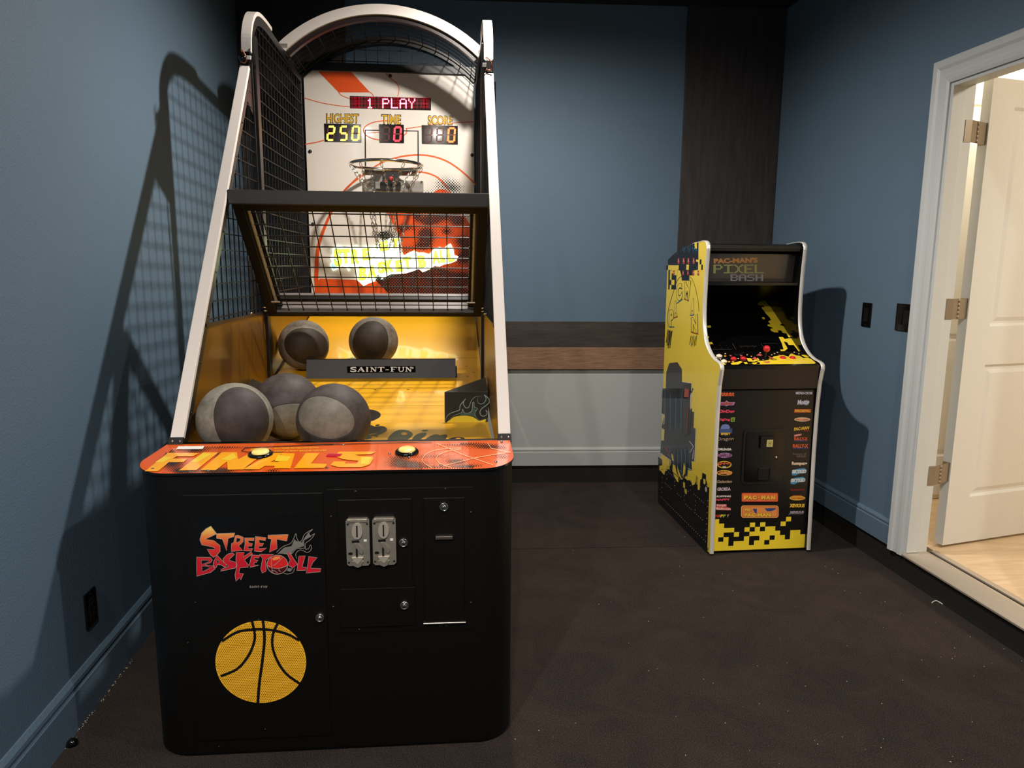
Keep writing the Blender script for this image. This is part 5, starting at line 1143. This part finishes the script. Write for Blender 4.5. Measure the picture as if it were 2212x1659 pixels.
a = cp_at(830, 835); c = cp_at(1025, 1030); b = MB(); b.extr([pface(a.x, a.z, YD), pface(a.x, c.z, YD), pface(a.x, c.z, YD+.008), pface(a.x, a.z, YD+.012)], (c.x-a.x, 0, 0)); cu = b.build('coin_entry', M_BLKG, cdr, .001)
a = cp_at(925, 890); c = cp_at(1015, 1000); PQ = Plane(pface(a.x, a.z, YD+.0125), PFn, FP); b = MB(); b.box(a.x, c.x, pface(0, a.z).y-YD-.0128, pface(0, a.z).y-YD-.009, c.z, a.z); b.build('price_label', mat('yellow_price_label', (190, 180, 110), .4, emit=(190, 180, 90), es=.05), cu)
b = MB(); px0 = pface(0, a.z).y-YD-.0129
cx, cz, W_ = (a.x+c.x)/2, (a.z+c.z)/2, c.x-a.x
b.tube([(cx+W_*.3*math.cos(k*PI/10), px0, cz+W_*.38*math.sin(k*PI/10)) for k in range(20)], .0006, 4, closed=True); b.box(cx-W_*.12, cx+W_*.12, px0-.0002, px0, cz-W_*.05, cz+W_*.05); b.box(cx-W_*.03, cx+W_*.03, px0-.0002, px0, cz-W_*.2, cz+W_*.2)
b.build('price_print', M_INK, cu)
a = cp_at(800, 1360); c = cp_at(985, 1540); b = MB(); yy = pface(0, (a.z+c.z)/2).y-YD
b.box(a.x, c.x, yy-.004, yy, a.z-.004, a.z); b.box(a.x, c.x, yy-.004, yy, c.z, c.z+.004); b.box(a.x, a.x+.004, yy-.004, yy, c.z, a.z); b.box(c.x-.004, c.x, yy-.004, yy, c.z, a.z); b.build('coin_return', M_BLKS, cdr, .0008)
b = MB(); b.box(a.x+.004, c.x-.004, yy-.0008, yy+.0005, c.z+.004, a.z-.004); b.build('return_flap', M_INK, cdr)
c = cp_at(1085, 1185); yy = pface(0, c.z).y-YD; b = MB(); b.lathe([(.0085, 0), (.0085, .002), (.006, .004), (0, .0045)], (c.x, yy, c.z), (0, -1, 0), 20); b.build('lock', M_CHR, cdr, label='chrome lock')
# yellow pixel skyline along the foot (rows from the top, 18 columns)
Zc8 = lambda p: zc(1530, 1020, .1145, p)
G = ["Y.................", ".................."]
grid = ["Y.............Y...", "YY.....Y.Y...Y....", "YYYY..Y.Y.YY......", "YY..Y..YYYYYY..YY.", "Y.Y...Y..YY.YY.YYY", "YYY.YYY.YYYYYYYYYY".replace('.YYY.YYY', 'YYY'), "YYYYYYYYYYYYYYYYYY"]
grid = ["Y.............Y...",
        "YY.....Y.Y...Y....",
        "YYYY..Y.Y.YY......",
        "YY..Y..YYYYYY..YY.",
        "Y.Y...Y..YY.YY.YYY",
        "YYY.YYY.YY.YYYYYYY",
        "YYYYYYYYYYYYYYYYYY"]
b = MB(); xl = XA+.002; cell = (XB-XA-.004)/18; ztop = PPA.at(*Zc8([(60, 890)])[0]).z; zbt = .016; rh = (ztop-zbt)/7
for r_, row in enumerate(grid):
    k = 0
    while k < 18:
        if row[k] == 'Y':
            j = k
            while j < 18 and row[j] == 'Y': j += 1
            z1_, z0_ = ztop-r_*rh, ztop-(r_+1)*rh
            b.add([pface(xl+k*cell, z0_, .0046), pface(xl+j*cell, z0_, .0046), pface(xl+j*cell, z1_, .0046), pface(xl+k*cell, z1_, .0046)], [(0, 1, 2, 3)]); k = j
        else: k += 1
b.build('pixel_skyline', M_YINK, front)
# game title stickers: lettering columns either side of the coin door
lg = {}
def col(rgb):
    k = 'title_%d_%d_%d' % rgb; m = mat(k, rgb, .4)
    if k not in lg: lg[k] = (len(lg), m)
    return lg[k][0]
ORa, RDa, PK, WH, YL, BL, LV, GN, TN, CY = (214, 96, 50), (190, 44, 40), (222, 70, 96), (224, 220, 212), (236, 190, 60), (48, 66, 130), (160, 130, 176), (150, 180, 70), (190, 160, 130), (60, 150, 200)
b = MB()
STK = []
def flush():
    global b
    if b.v: STK.append(b.build('game_title_sticker', [], front))
    b = MB()
def tt(txt, x0, y0, x1, y1, c, bold=.03, sk=0, rise=0, z=7, e=3): ptext(b, PPA, txt, (Zc7 if z == 7 else Zc8)([(x0+sk, y0), (x1+sk, y0+rise), (x1, y1+rise), (x0, y1)]), col(c), e, bold)
def shp(P, c, z=7, e=2): ppoly(b, PPA, (Zc7 if z == 7 else Zc8)(P), col(c), e)
def ell(cx, cy, rx, ry, c, z=7, e=2): shp([(cx+rx*math.cos(k*PI/10), cy+ry*math.sin(k*PI/10)) for k in range(20)], c, z, e)
tt('RRRRR', 190, 135, 425, 195, ORa, .06, 15)
flush()
shp([(170,292),(270,292),(300,262),(335,292),(440,292),(410,345),(330,345),(300,360),(265,345),(205,345)], LV); tt('BOSCONIAN', 210, 300, 400, 340, RDa, .04); ell(303, 310, 22, 28, ORa, e=3.4); ell(303, 310, 10, 14, (70, 90, 70), e=3.8)
flush()
tt('DigDug', 172, 415, 425, 480, PK, .06, 8)
flush()
tt('DigDug', 165, 555, 352, 605, PK, .05, 6); shp([(370,545),(438,540),(425,610),(365,612)], GN); tt('II', 385, 555, 420, 600, (70, 100, 40), .03, e=4)
flush()
shp([(200,700),(230,660),(280,648),(330,662),(355,700),(345,730),(210,730)], (110, 128, 186)); shp([(175,712),(210,730),(350,730),(390,712),(385,780),(400,800),(340,790),(282,850),(230,800),(165,800),(185,770)], (66, 84, 130)); tt('SPIRIT', 205, 790, 360, 828, YL, .05, e=4)
flush()
tt('Dragon', 145, 870, 405, 935, TN, 0, 10, -10)
flush()
tt('DRUAGA', 165, 1040, 380, 1080, WH, .06)
flush()
ell(268, 1158, 120, 42, LV); tt('GAPLUS', 165, 1125, 375, 1185, (130, 60, 100), .04, 0, 8, e=4)
flush()
ell(262, 1310, 118, 60, YL); ell(262, 1308, 100, 46, (26, 22, 20), e=2.6); tt('Galaga', 150, 1270, 375, 1330, ORa, .06, 10, -8, e=4); tt('88', 230, 1335, 290, 1365, WH, .03, e=4)
flush()
ell(262, 1445, 130, 44, YL); ell(262, 1448, 116, 34, (26, 22, 20), e=2.6); tt('Galaga', 135, 1410, 385, 1490, (226, 150, 80), .04, 12, -12, e=4)
flush()
tt('Galaxian', 135, 1565, 380, 1610, TN, .02, 8, -6)
flush()
tt('GROBDA', 170, 290, 420, 355, (196, 176, 190), .05, 0, -8, 8)
flush()
tt('HOPPING', 130, 440, 425, 475, WH, .04, 0, -4, 8); tt('MAPPY', 128, 500, 415, 540, PK, .06, 0, -4, 8)
flush()
shp([(150,600),(350,606),(345,650),(425,680),(425,720),(160,715),(105,690),(150,650)], (196, 84, 80), 8, 1.8); tt('King&', 160, 610, 340, 650, (244, 200, 190), .04, 0, 0, 8, 4); tt('Balloon', 150, 665, 420, 705, (244, 200, 190), .04, 0, 8, 8, 4)
flush()
for t_, x, c in (('M', 125, RDa), ('A', 175, ORa), ('P', 225, YL), ('P', 275, GN), ('Y', 340, TN)): tt(t_, x, 800, x+52, 855, c, .05, 8, -6, 8)
flush()
tt('METRO-CROSS', 1425, 122, 1695, 165, (200, 200, 214), .05)
flush()
tt('Motos', 1450, 255, 1640, 335, (210, 210, 226), .06, 12, -6); ell(1600, 300, 40, 45, (140, 150, 150), e=1.6)
flush()
shp([(1405,405),(1675,405),(1670,462),(1398,462)], ORa); tt('PAC&PAL', 1415, 415, 1660, 452, YL, .05, e=4)
flush()
ell(1532, 574, 132, 34, (232, 200, 160)); tt('PAC-LAND', 1430, 560, 1635, 592, ORa, .03, e=4)
flush()
tt('PAC-MAN', 1395, 705, 1640, 760, YL, .05, 6, -24); tt('PLUS', 1560, 745, 1640, 765, RDa, .04, e=4)
flush()
shp([(1395,825),(1520,802),(1522,835),(1400,860)], (214, 90, 80)); tt('NEW', 1410, 825, 1510, 848, WH, .02, 0, -16, e=4); tt('RALLY-X', 1400, 862, 1620, 915, ORa, .06, 0, 0, e=4); shp([(1405,912),(1620,912),(1615,928),(1400,928)], BL)
flush()
tt('RALLY-X', 1378, 975, 1630, 1035, ORa, .06); shp([(1385,1034),(1630,1034),(1625,1054),(1380,1052)], BL)
flush()
tt('Return of', 1380, 1118, 1600, 1150, (130, 120, 112), 0); tt('Ishtar', 1440, 1150, 1600, 1190, (130, 120, 112), 0)
flush()
tt('Rompers', 1360, 1262, 1610, 1330, (230, 205, 180), .06, 0, 0)
flush()
for yy, ex in ((0, 0), (142, -20)): shp([(1360+ex,1410+yy),(1440+ex,1380+yy),(1560+ex,1365+yy),(1600+ex,1390+yy),(1590+ex,1445+yy),(1480+ex,1460+yy),(1420+ex,1490+yy),(1360+ex,1480+yy)], CY, e=1.6); tt('SKYKID', 1362+ex, 1395+yy, 1595+ex, 1455+yy, WH, .07, 8, -6, e=4); flush()
tt('Splatter', 1545, 312, 1835, 360, (140, 34, 30), .04, 0, -6, 8)
flush()
ell(1680, 488, 150, 44, YL, 8); tt('PAC-MAN', 1560, 470, 1800, 508, ORa, .05, 0, 0, 8, 4); tt('MMMM', 1600, 430, 1760, 465, ORa, -.0, 0, 0, 8, 4)
flush()
tt('XEVIOUS', 1530, 595, 1815, 665, YL, .06, 8, 0, 8); tt('XEVIOUS', 1530, 735, 1800, 775, (190, 180, 196), .05, 8, -4, 8); pstroke(b, PPA, Zc8([(1510,812),(1540,785),(1790,785)]), 1, col((150, 140, 156)), 2)
flush()
# two large title plates
def rr2(x0, y0, x1, y1, r): return [(x, y) for x, y in rrect(x0, x1, y0, y1, r)]
shp(rr2(628, 390, 1318, 558, 22), (206, 66, 44), 8, 2); shp(rr2(640, 402, 1306, 546, 16), (230, 112, 62), 8, 2.6)
for t_, x in zip('PAC-MAN', (670, 745, 835, 935, 1000, 1090, 1185)):
    w_ = 40 if t_ == '-' else 86; tt(t_, x+5, 450 if t_ != '-' else 478, x+w_+5, 524 if t_ != '-' else 492, (96, 40, 20), .07, 0, -2, 8, 3.4); tt(t_, x, 444 if t_ != '-' else 472, x+w_-3, 516 if t_ != '-' else 486, YL, .07, 0, -2, 8, 4.4)
flush()
shp(rr2(618, 628, 1326, 860, 46), (236, 178, 96), 8, 2); shp(rr2(632, 642, 1312, 848, 38), (212, 98, 60), 8, 2.6); shp(rr2(648, 656, 1296, 838, 30), (224, 140, 70), 8, 3.2)
shp([(835,690),(915,690),(915,770),(890,780)], BL, 8, 3.8); shp([(1060,680),(1275,678),(1270,700),(1190,735),(1110,738)], BL, 8, 3.8)
tt('MS.', 685, 680, 825, 742, (150, 50, 30), .08, 0, 0, 8, 4.2); tt('MS.', 690, 684, 818, 736, YL, .05, 0, 0, 8, 4.8)
tt('PAC-MAN', 672, 765, 1190, 848, (150, 50, 30), .09, 0, 0, 8, 4.2); tt('PAC-MAN', 680, 771, 1182, 842, YL, .05, 0, 0, 8, 4.8)
flush()
items = sorted(lg.values(), key=lambda t: t[0])
for o_ in STK:
    for _, m in items: o_.data.materials.append(m)
# --- art on the left side panel
PSL = Plane((0, 0, 0), (-1, 0, 0), FP); Z4 = lambda p: zc(1400, 510, .2111, p); Z5 = lambda p: zc(1400, 840, .2231, p)
MS = [mat('side_black_print', (18, 17, 20), .35, coat=.3), M_SIDE, mat('side_blue_print', (46, 124, 170), .4, coat=.3), mat('side_brick_print', (170, 60, 44), .4, coat=.3), mat('side_slate_print', (52, 56, 64), .4, coat=.3, noise=.15, nscale=30), M_WHITE, mat('side_pink_print', (214, 130, 130), .4)]
b = MB(); P0 = lambda P, mi, e=1: ppoly(b, PSL, P, mi, e)
P0(Z4([(205,240),(250,195),(300,155),(360,118),(430,85),(515,64),(514,240),(490,240),(490,262),(512,264),(510,345),(465,350),(465,400),(420,402),(422,455),(345,455),(340,402),(325,350),(292,345),(292,298),(205,296),(203,345),(183,345),(186,300),(200,298)]), 0)
P0(Z4([(208,345),(245,348),(240,380),(290,385),(285,545),(205,545)]), 0)
for P in ([(225,350),(243,350),(240,448),(222,448)], [(238,448),(270,450),(268,500),(236,498)], [(222,500),(240,500),(237,545),(220,545)], [(292,298),(314,298),(312,345),(290,345)], [(392,292),(418,292),(416,345),(390,345)], [(475,68),(500,66),(498,128),(475,128)], [(272,350),(300,350),(298,400),(270,400)]): P0(Z4(P), 1, 2)
P0(Z4([(545,292),(560,292),(558,345),(543,345)]), 0); P0(Z4([(528,238),(546,238),(544,288),(527,288)]), 0)
for x, y in ((312, 222), (364, 222), (412, 222), (466, 222), (262, 350), (358, 350), (408, 350), (462, 350), (512, 350)):
    w_ = 11 if y < 300 else 9; h_ = 62 if y < 300 else 50
    P0(Z4([(x-w_,y+4),(x+w_,y),(x+w_*.5,y+h_*.35),(x+w_,y+h_*.6),(x+w_*.9,y+h_),(x-w_*.9,y+h_),(x-w_,y+h_*.6),(x-w_*.5,y+h_*.35)]), 3, 2.4); P0(Z4([(x-w_*.5,y+14),(x+w_*.5,y+14),(x+w_*.5,y+h_*.7),(x-w_*.5,y+h_*.7)]), 6, 3)
for x in (368, 418, 465, 490): pstroke(b, PSL, Z4([(x-12, 112), (x, 168), (x+12, 108)]), .9, 2, 2)
def side_letter(ch, q, under):
    ptext(b, PSL, ch, Z4(q), 0, 1.4, .09); cx = sum(p[0] for p in q)/4; cy = sum(p[1] for p in q)/4
    ptext(b, PSL, ch, Z4([(cx+(x-cx)*.88, cy+(y-cy)*.95) for x, y in q]), 1, 2.6, .05)
    pstroke(b, PSL, Z4([(q[3][0], q[3][1]+2), (q[2][0], q[2][1]+2)]), 1.4, under, 3)
side_letter('P', [(212,760),(262,740),(268,925),(214,928)], 2)
side_letter('A', [(248,672),(312,650),(300,820),(262,835)], 3)
side_letter('C', [(282,500),(345,470),(352,640),(292,685)], 2)
side_letter('M', [(372,470),(440,455),(415,660),(368,640)], 3)
side_letter('A', [(430,640),(492,628),(470,800),(428,810)], 2)
side_letter('N', [(440,835),(510,795),(512,1000),(438,978)], 3)
pstroke(b, PSL, Z4(smooth_line([(205,930),(200,800),(225,680),(262,560),(300,450),(345,410),(400,405),(450,440),(485,540),(510,660),(520,770)], 4)), .8, 0, 1.6)
for k in range(5): pstroke(b, PSL, Z4([(440+k*14, 1018+(k % 2)*8), (425+k*15, 1110+(k*17 % 30))]), 1, 0, 1.6)
for k in range(5): pstroke(b, PSL, Z4([(205+k*10, 955+(k*13 % 20)), (185+k*9, 1090+(k*29 % 60))]), 1.6, 0, 1.6)
# slate machinery panels (the figures painted in front of them are left out)
P0(Z4([(145,1575),(180,1575),(185,1400),(215,1300),(300,1290),(345,1360),(345,1490),(445,1505),(440,1659),(140,1659)]), 4, 1)
P0(Z5([(140,-5),(440,-5),(415,60),(412,215),(445,225),(440,380),(465,385),(450,700),(420,700),(425,790),(380,830),(340,870),(300,850),(250,780),(215,750),(220,690),(118,620),(125,500),(150,500),(155,395),(130,375),(155,250),(130,240)]), 4, 1)
P0(Z4([(360,1510),(432,1520),(425,1659),(352,1659)]), 0, 2); P0(Z4([(372,1560),(418,1568),(412,1650),(366,1650)]), 3, 2.6); pstroke(b, PSL, Z4([(350,1490),(446,1506),(440,1659)]), 1.2, 5, 2.4)
P0(Z5([(345,0),(398,10),(385,115),(340,90)]), 0, 2); P0(Z5([(370,180),(425,190),(408,430),(365,460)]), 0, 2); pstroke(b, PSL, Z5([(383,185),(372,440)]), 1.2, 3, 2.6); pstroke(b, PSL, Z5([(160,560),(205,620),(190,650)]), 1.6, 3, 2.6)
for P in ([(130,240),(158,252),(152,345)], [(125,378),(156,396),(150,500)], [(410,200),(412,62),(425,0)], [(463,385),(450,705)], [(400,505),(440,560),(420,590),(395,620),(440,590),(432,680)], [(118,620),(220,695)], [(385,770),(425,790),(400,810)]): pstroke(b, PSL, Z5(P), 1.3, 5, 2.4)
for k in range(16): x = 215+k*12; pstroke(b, PSL, Z5([(x, 560+(k*37 % 60)), (x-8+k, 790+(k*23 % 60))]), 1, 0 if k % 3 else 2, 1.8)
for k in range(14): x = 165+k*13; pstroke(b, PSL, Z5([(x, 20+(k*31 % 50)), (x-4, 330+(k*41 % 90))]), .9, 0 if k % 4 else 2, 1.8)
# black maze field along the foot
foot = [(98,655),(140,690),(135,740),(110,745),(108,790),(128,800),(150,830),(165,800),(200,770),(210,745),(235,750),(240,800),(262,850),(280,900),(300,850),(325,880),(355,860),(385,890),(385,800),(430,940),(465,890),(485,975),(500,975),(505,880),(520,870),(525,810),(560,830),(560,870),(580,950),(592,950),(570,1625),(95,1115)]
P0(Z5(foot), 0, 1.2)
for P in ([(135,650),(182,665),(180,730),(205,742),(205,780),(165,775),(160,830),(148,820),(148,775),(108,790),(110,745),(138,740)], [(225,625),(240,640),(248,700),(232,690)], [(240,730),(260,740),(290,870),(296,905),(276,890),(250,840),(235,790)], [(280,745),(322,860),(316,872),(290,820)], [(345,710),(362,760),(355,820),(335,850)],
          [(385,785),(440,800),(460,830),(462,900),(445,930),(425,930),(420,890),(380,880)], [(478,880),(500,890),(498,980),(480,975)], [(535,870),(556,878),(554,925),(536,915)], [(575,895),(590,900),(586,955),(574,950)], [(340,900),(356,910),(356,965),(340,950)], [(352,965),(372,975),(376,1020),(358,1015)]): P0(Z5(P), 1, 2.2)
b.build('side_artwork', MS, sideL)
# maze dots: regular in the panel's own plane
b = MB(); 
def sdot(y, z, r=.0032): b.add([(-.0020, y+r*math.cos(k*PI/3), z+r*math.sin(k*PI/3)) for k in range(6)], [tuple(range(6))])
for k in range(27): sdot(.055+.0265*k, .052)
for j in range(1, 8): sdot(.055, .052+.030*j); sdot(.055+.0265*26, .052+.030*j)
for k, z, n_ in ((2, .145, 5), (8, .145, 4), (14, .16, 3), (20, .155, 5), (2, .235, 6), (10, .225, 4), (17, .235, 6), (4, .30, 4), (22, .29, 4), (12, .28, 3), (1, .33, 2), (19, .33, 5)):
    for i in range(n_): sdot(.055+.0265*(k+i), z)
for k, z, n_ in ((6, .16, 3), (12, .16, 4), (18, .19, 3), (23, .19, 4), (9, .24, 3), (15, .25, 3)):
    for i in range(n_): sdot(.055+.0265*k, z+.024*i)
sdot(.085, .31, .014)
b.build('maze_dots', mat('maze_dot_print', (190, 186, 176), .5), sideL)
b = MB()
def wall_(y0, z0, y1, z1, w=.004): 
    if abs(y1-y0) > abs(z1-z0): b.add([(-.0018, y0, z0-w/2), (-.0018, y1, z0-w/2), (-.0018, y1, z0+w/2), (-.0018, y0, z0+w/2)], [(0, 1, 2, 3)])
    else: b.add([(-.0018, y0-w/2, z0), (-.0018, y0+w/2, z0), (-.0018, y0+w/2, z1), (-.0018, y0-w/2, z1)], [(0, 1, 2, 3)])
wall_(.02, .030, .765, .030); wall_(.02, .022, .765, .022)
for y0, z0, y1, z1 in ((.08, .085, .25, .085), (.08, .11, .25, .11), (.30, .085, .52, .085), (.30, .11, .38, .11), (.43, .11, .43, .20), (.48, .11, .48, .20), (.57, .09, .72, .09), (.57, .115, .72, .115), (.12, .18, .30, .18), (.12, .20, .30, .20), (.34, .15, .34, .24), (.36, .15, .36, .24), (.53, .16, .70, .16), (.53, .185, .62, .185), (.65, .185, .65, .27), (.67, .185, .67, .27), (.12, .26, .26, .26), (.42, .255, .60, .255), (.20, .28, .20, .34), (.22, .28, .22, .34)): wall_(y0, z0, y1, z1)
b.build('maze_lines', mat('maze_line_print', (40, 40, 46), .4), sideL)
# inside of the right panel picks up plain black; foot glides
for x_ in (.05, CW-.05):
    b = MB(); b.lathe([(.012, 0), (.012, .006), (.006, .008), (.006, .014)], (x_, .06, 0), n=12); b.build('leveling_foot', M_STEEL, pc)
    b = MB(); b.lathe([(.012, 0), (.012, .006), (.006, .008), (.006, .014)], (x_, .72, 0), n=12); b.build('leveling_foot', M_STEEL, pc)

# ================================================================== LINT AND CRUMBS ON THE CARPET
PFL = Plane((0, 0, .0), (0, 0, 1))
b = MB(); rs = random.Random(3)
spots = [(1912,1300),(1945,1325),(2002,1357),(2022,1345),(2060,1327),(2091,1349),(2118,1349),(2057,1423),(2062,1400),(1991,1426),(1519,1334),(1238,1189),(2207,1428),(2126,1440),(1479,1160),(1113,1597),(1700,1432),(1830,1395),(1560,1240),(1320,1300),(1640,1520),(1420,1445),(1905,1520),(2100,1560),(1760,1600)]
for sx, sy in spots+[(rs.uniform(1150, 2205), rs.uniform(1210, 1650)) for _ in range(55)]:
    p = PFL.at(sx, sy)
    if p.x > XR-.02 or p.y < .8 or (1.33 < p.x < 1.88 and p.y > 3.18): continue
    r = rs.uniform(.0008, .0019); b.lathe([(0, 0), (r, r*.3), (r*.7, r), (0, r*1.2)], p, (rs.uniform(-.3, .3), rs.uniform(-.3, .3), 1), 6)
for k in range(60):      # grit along the left baseboard
    y = rs.uniform(2.02, 2.52); p = Vector((XL+.014+abs(rs.gauss(0, .006)), y, .001)); r = rs.uniform(.001, .0028); b.lathe([(0, 0), (r, r*.4), (0, r*1.1)], p, n=5)
b.build('carpet_crumbs', mat('pale_crumb', (200, 190, 172), .8, noise=.2), kind='stuff', label='tiny pale crumbs and lint scattered over the dark carpet', cat='crumbs')
b = MB(); c0_ = PFL.at(2013, 1303); c1_ = PFL.at(2036, 1306); cm_ = PFL.at(2024, 1300)
b.tube(smooth_line([tuple(c0_+Vector((0, 0, .002))), tuple(c0_.lerp(cm_, .5)+Vector((0, .003, .004))), tuple(cm_+Vector((0, 0, .004))), tuple(c1_+Vector((0, 0, .002)))], 5), .0022, 6)
b.build('thread_scrap', mat('white_thread', (215, 208, 198), .8, noise=.1), label='curled white scrap of thread on the carpet below the door threshold', cat='thread')
b = MB(); h0 = PFL.at(108, 1612); b.lathe([(0, .0), (.016, .001), (.014, .012), (.006, .020), (0, .021)], (XL+.016+.012, h0.y, 0), n=14)
b.build('door_stop', M_BLKG, label='small black rubber piece lying against the left baseboard', cat='rubber stopper')
